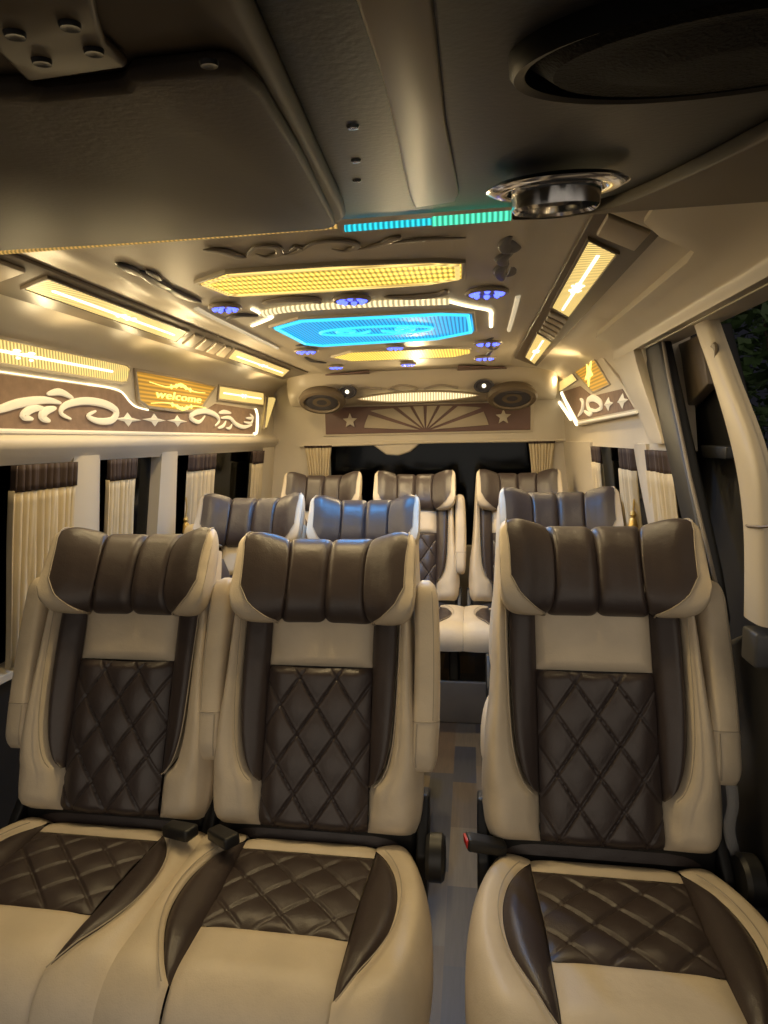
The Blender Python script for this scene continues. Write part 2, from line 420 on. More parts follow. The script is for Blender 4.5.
# side door: seal, sliding door behind it, padded pillar with the belt hole
def strip_yz(name, x, pts, off, mat, parent=None, bevel=.004):
    g = MB(); g.prism([(x, y, z) for y, z in pts], (off, 0, 0)); return g.build(name, M[mat], parent, bevel=bevel)
d1 = struct(strip_yz('door_1', .99, [(1.10, .0), (2.05, .0), (2.05, 1.52), (1.64, 1.52), (1.50, 1.30), (1.34, 1.10), (1.10, .86)], .03, 'black'))
strip_yz('door_card', .935, [(1.08, .02), (1.74, .02), (1.74, .60), (1.30, .84), (1.08, .86)], .05, 'black', d1, bevel=.02)
_lb = at(748, 645, x=.895)
strip_yz('latch_box', .895, [(_lb.y-.03, _lb.z-.035), (_lb.y+.03, _lb.z-.035), (_lb.y+.03, _lb.z+.03), (_lb.y-.03, _lb.z+.03)], .05, 'grey_plastic', d1, bevel=.006)
strip_yz('door_lining', .955, [(1.60, 1.37), (1.80, 1.30), (1.92, 1.50), (1.66, 1.50)], .03, 'rib', d1)
strip_yz('seal', .885, [(1.93, 1.505), (1.405, .885), (1.34, .80), (1.31, .86), (1.36, .95), (1.765, 1.505)], .035, 'black', d1, bevel=.010)
g = MB(); g.tube([(.893, 1.755, 1.50), (.889, 1.68, 1.40), (.889, 1.59, 1.275), (.889, 1.50, 1.15), (.892, 1.385, 1.0), (.90, 1.33, .90)], .0045, 8)
g.build('edge_strip', M['grey_panel'], d1)
strip_yz('sash', .95, [(1.46, 1.22), (1.62, 1.22), (1.60, 1.19), (1.46, 1.19)], .03, 'black', d1)
def bpillar():
    L_ = [(1.505, 1.53), (1.40, 1.53), (1.27, 1.40), (1.205, 1.26), (1.175, 1.10), (1.165, .90), (1.165, .55)]      # z, rear edge y
    zs = [1.53, 1.49, 1.365, 1.20, 1.08, .95, .80, .55, .0]; ZB = .90
    ya = [1.57, 1.54, 1.425, 1.300, 1.245, 1.225, 1.215, 1.20, 1.20]
    yb = [1.485, 1.455, 1.345, 1.20, 1.16, 1.14, 1.125, 1.10, 1.10]
    A = sorted(zip(zs, ya)); B = sorted(zip(zs, yb)); g = MB(); K = 28; N = 10
    def fn(u, v):
        z = lerp(1.52, ZB, v); a, c = sm_interp(A, z), sm_interp(B, z); ang = PI*u
        return (.915-.020*math.sin(ang)**.6, lerp(a, c, .5-.5*math.copysign(abs(math.cos(ang))**.7, math.cos(ang))), z)
    g.grid(fn, N, K)
    o_ = len(g.v); g.grid(lambda u, v: Vector(fn(u, v))+Vector((.006 if 0 < u < 1 else .010, 0, 0)), N, K)
    o = struct(g.build('trim_4', M['vinyl2'], sharp=60))
    g = MB(); h = at(714, 353, x=.900); g.lathe([(.0, -.004), (.016, -.004), (.019, 0), (.0165, .004), (.0, .002)], 24, Matrix.Translation(h) @ Matrix.Rotation(-PI/2, 4, 'Y') @ Matrix.Scale(1.25, 4, (1, 0, 0)))
    g.build('belt_hole', M['rib'], o)
    g = MB(); g.tube([(.902, 1.235, 1.075), (.8945, 1.20, 1.075), (.8945, 1.155, 1.08), (.902, 1.13, 1.085)], .003, 6); g.build('seam', M['rib'], o)
bpillar()
strip_yz('door_2', .945, [(.15, 0), (1.10, 0), (1.10, .74), (.15, .84)], .05, 'black', bevel=.02).name = 'door_2'
struct(bpy.data.objects['door_2'])

# ------------------------------------------------------------------ seats
UPV = Vector((0, .343, .939)); FWV = Vector((0, -.939, .343))
def bk(x, s, t): 
    p = UPV*s+FWV*t; return (x, p.y, p.z)
XO = [(0, .222), (.03, .234), (.10, .240), (.20, .234), (.30, .222), (.46, .212), (.60, .204), (.66, .196)]
XB = [(.095, .121), (.105, .136), (.125, .150), (.16, .162), (.21, .170), (.30, .175), (.50, .178), (.66, .17)]
XQ = .121
def xb(s): return XQ if s <= .095 else sm_interp(XB, s)
def roll(s, a=.035): return 1 if s >= a else math.sqrt(max(0, 1-(1-s/a)**2))
def pw(v, p): return math.copysign(abs(v)**p, v)
def tb(s): return .012+.012*math.sin(PI*min(1, s/.5))                # height of the bolster seam
def diamond(x, s, w_, h_, amp):
    a = x/w_+s/h_; b_ = x/w_-s/h_
    p = (abs(math.sin(PI*a))*abs(math.sin(PI*b_)))**.45*amp
    cell = math.hypot(1/w_, 1/h_)
    for q, tw in ((a, 1), (b_, 1)):
        d = abs(q-round(q))/cell
        p -= amp*.42*math.exp(-(d/.0022)**2)
        p += amp*.18*math.exp(-((d-.005)/.0018)**2)
    return p
def back_parts():
    R_ = {}
    # cream side bolsters, shoulder panel and outline (one cover)
    g = MB()
    for sg in (-1, 1):
        def side(u, v, sg=sg):
            s = .615*v; xi = xb(s); xo = sm_interp(XO, s); a = u*PI/2; f = roll(s+.002)
            e = .62
            x = xi+(xo-xi)*math.sin(a)**e if u > 0 else xi
            t = -.035+(.035+tb(s)*f-.03*(1-f))*(max(0, math.cos(a))**e)
            t += f*.020*math.sin(PI*min(1, u/.72))*(1 if u < .72 else 0)
            if u == 0: t = -.016
            return bk(sg*x, s, t)
        g.grid(side, 22, 44, flip=sg > 0)
    def shoulder(u, v):
        s = lerp(.345, .52, v); x = lerp(-XQ, XQ, u)
        e = (1-abs(2*u-1)**8)*(1-max(0, 1-v/.08)**2)
        return bk(x, s, -.004+.013*e-.006*abs(2*u-1)**8)
    g.grid(shoulder, 28, 16)
    def ctop(u, v):      # closing strip over the top, behind the headrest
        return bk(lerp(-XQ, XQ, u), lerp(.52, .615, v), -.004)
    g.grid(ctop, 6, 4)
    for sg in (-1, 1):   # hidden cloth under the inset
        g.grid(lambda u, v, sg=sg: bk(sg*lerp(XQ, xb(lerp(.09, .615, v)), u), lerp(.09, .615, v), -.014), 3, 12)
    R_['backrest'] = g.mesh('backrest', M['cream'], sharp=75, recalc=False)
    g = MB()
    def quilt(u, v):
        s = .345*v; x = lerp(-XQ, XQ, u); f = roll(s+.001, .025)
        ex = 1-abs(2*u-1)**6; ey = (1-max(0, 1-(1-v)/.05)**2)
        return bk(x, s-.004*(1-(2*u-1)**2)*v, -.03*(1-f)+.010*ex-.006*(1-ex)+(.5+.5*ex)*ey*diamond(x, s-.01, .086, .125, .0085)-.004*(1-ey))
    g.grid(quilt, 84, 112)
    R_['quilted_panel'] = g.mesh('quilted_panel', M['brown'], sharp=80, recalc=False)
    for nm, sg in (('side_inset_r', 1), ('side_inset_l', -1)):
        g = MB()
        def inset(u, v, sg=sg):
            s = lerp(.095, .60, v); x = lerp(XQ, xb(s), u)
            k = (1-abs(2*u-1)**4); wd = (xb(s)-XQ)/.055
            return bk(sg*x, s, lerp(-.004, tb(s)-.003, u**.8)+.013*k*min(1, wd)-.003)
        g.grid(inset, 14, 50, flip=sg < 0)
        R_[nm] = g.mesh('side_inset', M['brown'], sharp=80, recalc=False)
    # stitched seams
    for nm, sg in (('stitch_l', -1), ('stitch_r', 1)):
        g = MB(); pts = []
        for i in range(40):
            s = lerp(.10, .50, i/39); x = xb(s)+.009
            pts.append(bk(sg*x, s, tb(s)+.0135))
        g.tube(pts, .0012, 5); R_[nm] = g.mesh('stitching', M['thread'])
    g = MB(); g.prism([(-.225, .02, -.14), (.225, .02, -.14), (.225, .02, .03), (-.225, .02, .03)], (0, .07, 0)); R_['rear_cover'] = g.mesh('rear_cover', M['black'], bevel=.012)
    # moulded back shell
    g = MB()
    def shell(u, v):
        s = lerp(-.03, .605, v); a = u*2*PI; k = math.sqrt(max(0, 1-max(0, (v-.9)/.1)**2*.7)); xo = (sm_interp(XO, max(0, s))-.004)*(.80+.20*k)
        return bk(xo*pw(math.cos(a), .30), s, -.080+.056*(.6+.4*k)*pw(math.sin(a), .45))
    g.grid(shell, 36, 18, closed_u=True)
    g.poly([shell(i/36, 0) for i in range(36)]); g.poly([shell(i/36, 1) for i in range(36)])
    R_['back_shell'] = g.mesh('back_shell', M['brown'], sharp=60)
    # headrest: rolled pillow with forward wings
    HS, HB = .560, .100
    def plan(u):
        a = abs(u)
        x = sm_interp([(0, 0), (.25, .056), (.5, .108), (.7, .150), (.85, .184), (1, .209)], a)
        t = sm_interp([(0, .012), (.25, .013), (.5, .022), (.7, .048), (.85, .078), (1, .106)], a)
        return math.copysign(x, u), t
    def head(u, ph, off=0.0):
        x, t = plan(u); e = .001; x2, t2 = plan(u+e); x1, t1 = plan(u-e)
        dx, dt = x2-x1, t2-t1; n = math.hypot(dx, dt); nx, nt = -dt/n, dx/n           # forward-inward normal
        a = abs(u)
        end = 1 if a < .76 else math.sqrt(max(0.0, 1-((a-.76)/.24)**2))
        lobe = 1
        for c in (0, .5, -.5): lobe -= (.24 if c == 0 else .20)*math.exp(-abs((u-c)/.030)**1.3)
        ai = (.060 if a < .5 else lerp(.060, .028, (a-.5)/.5))*(.35+.65*end)*(lobe)+off
        bi = (HB+.003 if a < .5 else HB+.006*math.sin(PI*(a-.5)/.5))*(.50+.50*end)*(1-(1-lobe)*.35)+off
        if a > .76: ai = ai*max(end, .04)
        c, s_ = pw(math.cos(ph), .72), pw(math.sin(ph), .80)
        s = HS+bi*s_+.010*max(0, a-.5)*2*(1 if s_ > 0 else .6)
        lean = -.014*s_                                                            # top leans back
        return bk(x+nx*ai*c, s, t-.030+nt*ai*c+lean)
    def ub(ph):
        d = math.degrees((ph+PI) % (2*PI)-PI)
        return interp([(-180, .52), (-100, .52), (-72, .58), (-52, .74), (-34, .88), (-15, .945), (50, .955), (85, .93), (110, .80), (135, .52), (180, .52)], d)
    NP = 48
    for nm, (ua, ubb) in dict(pad_cl=(-.5, 0), pad_cr=(0, .5)).items():
        g = MB(); g.grid(lambda u, v: head(lerp(ua, ubb, u), 2*PI*v), 20, NP); R_[nm] = g.mesh('headrest_pad', M['brown'], sharp=80)
    for nm, sg in (('wing_l', -1), ('wing_r', 1)):
        g = MB(); g.grid(lambda u, v: head(sg*lerp(.5, ub(2*PI*v), u), 2*PI*v), 20, NP*2); R_[nm] = g.mesh('headrest_wing', M['brown'], sharp=80)
    g = MB()
    def whole(u, v):
        ph = 2*PI*v; k = ub(ph); n = u*52
        if n <= 16: return head(-lerp(1, k, n/16), ph, .0015 if n < 16 else -.004)
        if n >= 36: return head(lerp(k, 1, (n-36)/16), ph, .0015 if n > 36 else -.004)
        return head(lerp(-k, k, (n-16)/20), ph, -.008)
    g.grid(whole, 52, NP*2)
    R_['headrest'] = g.mesh('headrest', M['cream'], sharp=80)
    for nm, sg in (('piping_l', -1), ('piping_r', 1)):
        g = MB(); g.tube([head(sg*(ub(math.radians(d))+.002), math.radians(d), .0035) for d in range(-95, 112, 5)], .0016, 5)
        R_[nm] = g.mesh('piping', M['thread'])
    # folded-up armrest
    for nm, sg in (('arm_r', 1), ('arm_l', -1)):
        g = MB()
        def arm(u, v, lo=.135, hi=.545):
            s = lerp(lo, hi, v); a = u*2*PI
            e = math.sqrt(max(0, 1-max(0, (v-.88)/.12)**2))*math.sqrt(max(0, 1-max(0, (.10-v)/.10)**2*.75))
            wv = .028*(.35+.65*e)*(1+.05*math.cos(v*3)); tt = .050*(.30+.70*e)*lerp(.92, 1.05, v)
            if v < .235: wv *= 1-.05*math.sin(PI*v/.235)+.03
            return bk(sg*(.240+wv*pw(math.cos(a), .5))+.006*sg*math.sin(v*PI), s, -.010+tt*pw(math.sin(a), .55))
        g.grid(arm, 32, 40, closed_u=True); g.poly([arm(i/32, 0) for i in range(32)]); g.poly([arm(i/32, 1) for i in range(32)])
        R_[nm] = g.mesh('armrest', M['cream'], sharp=70)
        g = MB(); g.tube([Vector(arm(i/32, .25)) for i in range(33)], .0014, 5, cap=False); R_[nm+'_cuff'] = g.mesh('cuff_seam', M['thread'])
        g = MB(); g.tube([arm(.30, .24*(1-k/10)) for k in range(10)], .0020, 5); R_[nm+'_fold'] = g.mesh('fold_seam', M['thread'])
        g = MB(); g.tube([arm(.19, lerp(.26, .93, k/16)) for k in range(17)], .0010, 5); R_[nm+'_seam'] = g.mesh('edge_seam', M['thread'])
    return R_
BP = back_parts()

ZC = .385                                              # height of the cushion top
XOC = [(0, .215), (.03, .235), (.08, .252), (.15, .268), (.24, .274), (.33, .268), (.40, .250), (.46, .235), (.60, .225)]
XBC = [(.045, .142), (.06, .158), (.085, .176), (.12, .193), (.17, .205), (.22, .207), (.27, .200), (.32, .182), (.37, .155), (.40, .133)]
XIC = [(0, .146), (.20, .134), (.60, .130)]
DL = .50
def cpath(d):
    """distance along the cover from the rear edge -> (depth towards the front, height, normal)"""
    f0, r = .36, .085
    if d <= f0: return d, -.015*(d/f0)*0+.02*(d/f0), (0, 1)
    a = (d-f0)/r
    if a < PI/2: return f0+r*math.sin(a), .02-r*(1-math.cos(a)), (math.sin(a), math.cos(a))
    return f0+r, .02-r-(d-f0-r*PI/2), (1, 0)
def cpt(x, d, h):
    y, z, (ny, nz) = cpath(d); return (x, -(y+ny*h), ZC+z+nz*h)
def xib(d): return interp(XIC, d)
def xbb(d): return xib(d) if d <= .045 or d >= .40 else max(xib(d), sm_interp(XBC, d))
def ch(d): return .010*roll(d+.003, .05)
def cushion_meshes(key, inner_l=None, inner_r=None):
    """inner_* : distance to the neighbour's middle when the cover runs on without a gap"""
    out = {}
    g = MB()
    for sg, inn in ((-1, inner_l), (1, inner_r)):
        def side(u, v, sg=sg, inn=inn):
            d = DL*v; xi = xbb(d)
            if inn:
                x = lerp(xi, inn, u); h = ch(d)+.010*math.sin(PI*min(1, u*1.0))**.8*.8-.004*u
                if u == 0: h -= .004
                rr = roll(d+.003, .05); return cpt(sg*x, d, h-.05*(1-rr))
            xo = sm_interp(XOC, d); a = u*PI/2; e = .6; rr = roll(d+.003, .05)
            x = xi+(xo-xi)*(math.sin(a)**e if u > 0 else 0)
            hh = ch(d)+.012*math.sin(PI*min(1, u/.7))
            if u == 0: hh -= .004
            h = lerp(-.125, hh-.05*(1-rr), max(0, math.cos(a))**e)
            y, z, (ny, nz) = cpath(d)
            if h < 0: return (sg*x, -(y+ny*h*.0), ZC+z+h)
            return cpt(sg*x, d, h)
        g.grid(side, 22, 60, flip=sg > 0)
    def rear(u, v):
        d = lerp(0, .062, v); return cpt(lerp(-xib(d), xib(d), u), d, .007*math.sin(PI*v)**.5*(1-abs(2*u-1)**8)-.05*(1-roll(d+.003, .05)))
    g.grid(rear, 20, 8)
    def front(u, v):
        d = lerp(.282, DL, v); ex = 1-abs(2*u-1)**8
        return cpt(lerp(-xib(d), xib(d), u), d, .012*ex*(1-max(0, 1-v/.06)**2)-.003)
    g.grid(front, 24, 30)
    for sg in (-1, 1): g.grid(lambda u, v, sg=sg: cpt(sg*lerp(xib(lerp(.04, .41, v))-.004, xbb(lerp(.04, .41, v)), u), lerp(.04, .41, v), -.012), 3, 20)
    out['cushion'] = g.mesh('cushion', M['cream'], sharp=75, recalc=False)
    g = MB()
    def quilt(u, v):
        d = lerp(.062, .282, v); x = lerp(-xib(d), xib(d), u); ex = 1-abs(2*u-1)**6; ey = 1-abs(2*v-1)**8
        return cpt(x, d+.006*(1-(2*u-1)**2)*(1 if v < .5 else -1)*0, -.001+.005*ex*ey+(.4+.6*ex)*ey*diamond(x, d-.155, .100, .090, .0075))
    g.grid(quilt, 90, 64)
    out['quilted_panel'] = g.mesh('quilted_panel', M['brown'], sharp=80, recalc=False)
    for nm, sg in (('ins_r', 1), ('ins_l', -1)):
        g = MB()
        def ins(u, v, sg=sg):
            d = lerp(.046, .399, v); x = lerp(xib(d), xbb(d), u); wd = min(1, (xbb(d)-xib(d))/.05)
            return cpt(sg*x, d, lerp(-.002, ch(d)-.003, u)+.016*(1-abs(2*u-1)**3)*wd-.003)
        g.grid(ins, 14, 40, flip=sg < 0)
        out[nm] = g.mesh('side_inset', M['brown'], sharp=80, recalc=False)
    for nm, sg in (('stitch_l', -1), ('stitch_r', 1)):
        g = MB(); g.tube([cpt(sg*(xbb(d)+.008), d, ch(d)+.0095) for d in [lerp(.06, .40, i/36) for i in range(37)]], .0012, 5)
        out[nm] = g.mesh('stitching', M['thread'])
    return out
CP = {k: cushion_meshes(k, *a) for k, a in dict(single=(None, None), left=(None, .24), right=(.24, None), mid=(.245, .262), left3=(None, .245), right3=(.262, None)).items()}
def base_mesh(wd, dz=0):
    g = MB(); zt = ZC-.10
    g.prism([(-wd, -.02, zt), (wd, -.02, zt), (wd, -.33, zt+.01), (-wd, -.33, zt+.01)], (0, 0, .06))
    return g.mesh('seat_pan', M['black'], bevel=.02)
def leg_mesh(hz):
    g = MB()
    g.prism([(-.022, -.05, -hz), (-.022, -.36, -hz), (-.022, -.33, ZC-.095), (-.022, -.10, ZC-.095)], (.044, 0, 0)); return g.mesh('leg', M['black'], bevel=.008)
def knob_mesh():
    g = MB(); g.lathe([(0, -.02), (.040, -.02), (.046, -.012), (.046, .012), (.040, .018), (.025, .02), (.0, .02)], 28, Matrix.Rotation(PI/2, 4, 'Y')); return g.mesh('recliner_knob', M['black'])
def hinge_mesh():
    g = MB(); g.prism([(-.012, .09, .30), (-.012, -.02, .30), (-.012, -.01, .41), (-.012, .07, .50), (-.012, .12, .49)], (.024, 0, 0)); return g.mesh('hinge', M['black'], bevel=.006)
def buckle_mesh():
    g = MB(); g.prism([(-.016, 0, 0), (.016, 0, 0), (.018, -.085, .012), (-.018, -.085, .012)], (0, 0, .026)); return g.mesh('belt_buckle', M['black'], bevel=.006)
def button_mesh():
    g = MB(); g.prism([(-.013, -.086, .016), (.013, -.086, .016), (.013, -.090, .034), (-.013, -.090, .034)], (0, .010, 0)); return g.mesh('release_button', M['red'], bevel=.002)
KNOB, HINGE, BUCK, BUTT, LEGS = knob_mesh(), hinge_mesh(), buckle_mesh(), button_mesh(), {}
def seat_unit(root, dx, dz, arms, cush, hz=0.0, bz=0.0):
    zb = .42+dz+bz
    br = put('backrest', BP['backrest'], root, (dx, .02, zb))
    for nm, k in (('quilted_panel',)*2, ('side_inset', 'side_inset_l'), ('side_inset', 'side_inset_r'), ('stitching', 'stitch_l'), ('stitching', 'stitch_r'), ('back_shell',)*2, ('rear_cover',)*2): put(nm, BP[k], br)
    hd = put('headrest', BP['headrest'], root, (dx+.010, .02, zb+hz))
    for k in ('pad_cl', 'pad_cr', 'wing_l', 'wing_r', 'piping_l', 'piping_r'): put({'pa': 'headrest_pad', 'wi': 'headrest_wing', 'pi': 'piping'}[k[:2]], BP[k], hd)
    for a in arms:
        ar = put('armrest', BP['arm_'+a], root, (dx, .02, zb))
        for k in ('cuff', 'fold', 'seam'): put({'cuff': 'cuff_seam', 'fold': 'fold_seam', 'seam': 'edge_seam'}[k], BP['arm_'+a+'_'+k], ar)
    c = CP[cush]
    cu = put('cushion', c['cushion'], root, (dx, .045, dz))
    for nm, k in (('quilted_panel',)*2, ('side_inset', 'ins_l'), ('side_inset', 'ins_r'), ('stitching', 'stitch_l'), ('stitching', 'stitch_r')): put(nm, c[k], cu)
def seat_base(root, x0, x1, dz, legs):
    cx = (x0+x1)/2; hw = (x1-x0)/2-.025
    put('seat_pan', base_mesh(hw), root, (cx, 0, dz))
    if dz not in LEGS: LEGS[dz] = leg_mesh(dz)
    for lx in legs: put('leg', LEGS[dz], root, (lx, 0, dz))
G1 = 'reclining leather van seats'
def single_seat(x, y, dz, label, arms=('r',), buckle=True):
    t = thing('van_seat', label, 'van seat', (x, y, 0), G1)
    seat_unit(t, 0, dz, arms, 'single', .004, .004); seat_base(t, -.24, .24, dz, (-.16, .16))
    for sx in (-.238, .238): put('hinge', HINGE, t, (sx, .02, dz-.03))
    if buckle:
        put('recliner_knob', KNOB, t, (.268, 0, .395+dz))
        o = put('belt_buckle', BUCK, t, (-.195, .020, .395+dz)); o.rotation_euler = (math.radians(-8), 0, math.radians(-75)); put('release_button', BUTT, o)['label'] = 'red release button'
        g = MB(); q = smooth_loop([at(px_, py_, y=1.20)-Vector((x, y, 0)) for px_, py_ in ((731, 785), (733, 805), (729, 830), (737, 862))], 4); n = len(q); g.v = [tuple(p+Vector((dx, 0, 0))) for p in q for dx in (-.011, .011)]
        g.f = [(2*i, 2*i+1, 2*i+3, 2*i+2) for i in range(n-1)]; o = g.build('plastic_wrap', M['plastic_wrap'], t); o['label'] = 'loose clear plastic strip hanging below the armrest'
        md = o.modifiers.new('thick', 'SOLIDIFY'); md.thickness = .0015
    return t
def double_seat(x0, x1, y, dz, label, arms):
    m = (x0+x1)/2; t = thing('double_van_seat', label, 'van seat', (m, y, 0), G1)
    seat_unit(t, x0-m, dz, arms[0], 'left', -.006, -.006); seat_unit(t, x1-m, dz, arms[1], 'right', -.017, -.006)
    seat_base(t, x0-m-.24, x1-m+.24, dz, (x0-m-.1, x1-m+.15))
    for sx in (x0-m-.238, x0-m+.236, x1-m-.24, x1-m+.238): put('hinge', HINGE, t, (sx, .02, dz-.03))
    put('recliner_knob', KNOB, t, (x1-m+.270, 0, .39+dz))
    for sx, az in ((x0-m+.17, 65), (x1-m-.205, 52)):
        o = put('belt_buckle', BUCK, t, (sx, -.02, .41+dz)); o.rotation_euler = (math.radians(-4), 0, math.radians(az))
    return t
def triple_seat(xs_, y, dz, label):
    m = xs_[1]; t = thing('rear_bench_seat', label, 'van seat', (m, y, 0), G1)
    for x, c, a in zip(xs_, ('left3', 'mid', 'right3'), ((), ('r',), ())): seat_unit(t, x-m, dz, a, c)
    seat_base(t, xs_[0]-m-.24, xs_[2]-m+.24, dz, (xs_[0]-m, .22, xs_[2]-m+.1))
    for sx in (xs_[0]-m+.236, -.238, .238, xs_[2]-m-.238): put('hinge', HINGE, t, (sx, .02, dz-.03))
    g = MB(); g.prism([(xs_[0]-m-.22, -.37, 0), (xs_[2]-m+.22, -.37, 0), (xs_[2]-m+.22, -.37, .16+dz), (xs_[0]-m-.22, -.37, .16+dz)], (0, .02, 0))
    o = g.build('front_panel', M['grey_panel'], t, bevel=.006); o['label'] = 'grey panel below the cushion'
    return t
row1d = double_seat(-.445, .035, 1.15, 0, 'two-seat cream and brown quilted leather seat filling the left foreground', (('l',), ('l', 'r')))
row1s = single_seat(.64, 1.15, 0, 'single cream and brown quilted leather seat in the right foreground by the side door')
row2d = double_seat(-.475, -.030, 2.03, .006, 'two-seat cream and brown leather seat directly behind the large front two-seat one', (('l',), ('l',)))
row2s = single_seat(.68, 2.03, 0.0, 'single cream and brown leather seat directly behind the single front one', arms=(), buckle=False)
row3 = triple_seat((-.41, .08, .605), 2.91, .03, 'three-seat cream and brown leather bench along the rear window at the end of the aisle')

# ------------------------------------------------------------------ ceiling lamps and ornaments
def lamp(name, label, ps, inward, lens, frame='vinyl2', fr=.012, deep=.008, group=None, motif=None, cat='ceiling light', bulbs=1, col=(1, .76, .40), power=1.0):
    """lamp let into a panel: ps outline of its lens, inward the direction into the cabin"""
    c = centre(ps); inward = Vector(inward).normalized()
    t = thing(name, label, cat, c, group)
    ps = [p-c for p in ps]
    g = MB(); out_ = grow(ps, fr); n = len(ps)
    # frame ring: outer wall, lip, inner wall
    A = [p-inward*deep for p in out_]; B = [p+inward*.003 for p in out_]; C_ = [p+inward*.003 for p in grow(ps, .001)]; D = [p-inward*deep for p in grow(ps, .001)]
    g.v = [tuple(p) for r_ in (A, B, C_, D) for p in r_]
    for r_ in range(4):
        q = (r_+1) % 4
        for i in range(n):
            j = (i+1) % n; g.f.append((r_*n+i, r_*n+j, q*n+j, q*n+i))
    g.build('frame', M[frame], t, bevel=.0015, seg=2)
    g = MB(); g.prism([p-inward*(deep*.8) for p in ps], inward*(deep*.8+.001)); g.build('lens', M[lens], t, smooth=False)
    if motif: motif(t, ps, inward)
    # the lamp's own LEDs shine into the cabin
    e = max(((ps[(i+1) % n]-ps[i]) for i in range(n)), key=lambda q: q.length); e = e.normalized()
    w_ = max(p.dot(e) for p in ps)-min(p.dot(e) for p in ps); k_ = inward.cross(e); h_ = max(p.dot(k_) for p in ps)-min(p.dot(k_) for p in ps)
    for i in range(bulbs):
        ld = bpy.data.lights.new('led', 'SPOT'); ld.energy = LED*power*w_*h_/bulbs; ld.color = col; ld.spot_size = math.radians(168); ld.spot_blend = 1.0; ld.shadow_soft_size = .018
        lo = bpy.data.objects.new('led', ld); COL.objects.link(lo); lo.parent = t
        lo.location = e*(w_*((i+.5)/bulbs-.5))+inward*.022; lo.rotation_euler = inward.to_track_quat('-Z', 'Y').to_euler()
    return t
def flower(cx_, ax, ay, sz):
    """cluster of bright cast leaves and balls in the middle of a lens"""
    def f(t, ps, inward):
        c = centre(ps); u = (ps[ax[1]]-ps[ax[0]]).normalized(); v_ = inward.cross(u).normalized(); o0 = lerp(ps[ax[0]], ps[ax[1]], cx_); o1 = lerp(ps[ay[0]], ps[ay[1]], cx_)
        c = (o0+o1)/2; g = MB()
        for i, (du, dv, r_) in enumerate([(-1.7, -.1, .5), (-1, .25, .7), (0, 0, .85), (1, .25, .7), (1.7, -.1, .5), (-.9, -.45, .4), (.9, -.45, .4), (2.4, 0, .3), (-2.4, 0, .3)]):
            p = c+u*du*sz+v_*dv*sz+inward*.003
            M4 = Matrix.Translation(p)
            g.lathe([(0, -.6*r_*sz*.4), (r_*sz*.5, -.1*sz*.3), (r_*sz*.6, .0), (r_*sz*.5, .12*sz), (0, .2*sz)], 10, M4)
        g.build('motif', M['motif'], t)
        g = MB(); g.tube([lerp(lerp(ps[ax[0]], ps[ay[0]], .5), c, .15)+inward*.002, lerp(lerp(ps[ax[1]], ps[ay[1]], .5), c, .15)+inward*.002], .004, 6); g.build('tube', M['motif'], t)
    return f
DN = (0, 0, -1)
ZL = 1.6165
def amber_edge(t, ps, inward):
    g = MB(); q = [p+inward*.003 for p in grow(ps, -.008)]; g.tube(q+[q[0]], .006, 6, flat=((0, 0, 1), .5)); g.build('edge_tube', M['yellow_plain'], t)
lamp('ceiling_light', 'long amber ridged ceiling light nearest the camera, pointed at its left end', P([(199, 283), (228, 273), (330, 266), (432, 262), (461, 263), (461, 278), (430, 283), (330, 290), (240, 295), (226, 294)], z=ZL), DN, 'amber_grid', frame='vinyl', fr=.010, bulbs=2, motif=amber_edge)
bl = P([(272, 327), (300, 319), (440, 312), (471, 313), (474, 331), (438, 338), (322, 345), (303, 343)], z=ZL)
def bluemotif(t, ps, inward):
    g = MB(); q = [p+inward*.004 for p in grow(ps, -.010)]
    g.tube(q+[q[0]], .0055, 6); g.build('edge_tube', M['blue_edge'], t)
    g = MB(); c = centre(ps); pts = [c+Vector((.19*math.cos(a), .075*math.sin(a), 0))+inward*.003 for a in [2*PI*k/40 for k in range(41)]]
    g.tube(pts, .005, 6)
    for k in (-1, 1):
        g.tube(smooth_loop([c+inward*.003+Vector((k*x, y, 0)) for x, y in [(.02, .0), (.06, .03), (.11, .03), (.13, -.01), (.10, -.03), (.07, -.01), (.09, .01)]]), .006, 6)
    g.build('scroll', M['blue_edge'], t)
lamp('ceiling_light', 'glowing blue ceiling light with scrolls in the middle of the roof', bl, DN, 'blue', frame='vinyl', fr=.010, motif=bluemotif, bulbs=2, col=(.10, .42, 1), power=.75)
lamp('ceiling_light', 'narrow yellow ceiling light just behind the blue one', P([(333, 357), (352, 352), (452, 348), (470, 349), (470, 353), (452, 357), (352, 361)], z=ZL), DN, 'amber_grid', frame='vinyl', fr=.008)
# white ribbed light line arching round the blue lamp
t = thing('led_light_line', 'white ribbed light line arching around the blue ceiling light', 'light', at(372, 310, z=1.616))
def rel(t, ps): return [p-t.location for p in ps]
g = MB(); q = rel(t, P([(262, 314), (290, 309), (350, 305), (400, 303), (449, 301.5)], z=1.616)); g.tube(smooth_loop(q), .016, 10, flat=((0, 0, 1), .5)); g.build('ribbed_bar', M['white_rib'], t)
for pts in ([(252, 326), (262, 322), (272, 317), (262, 314), (252, 309)], [(449, 301.5), (462, 305), (476, 308), (490, 311), (491, 318), (491, 327)]):
    g = MB(); g.tube(smooth_loop(rel(t, P(pts, z=1.616))), .006, 8, flat=((0, 0, 1), .6)); g.build('edge_line', M['white_edge'], t)
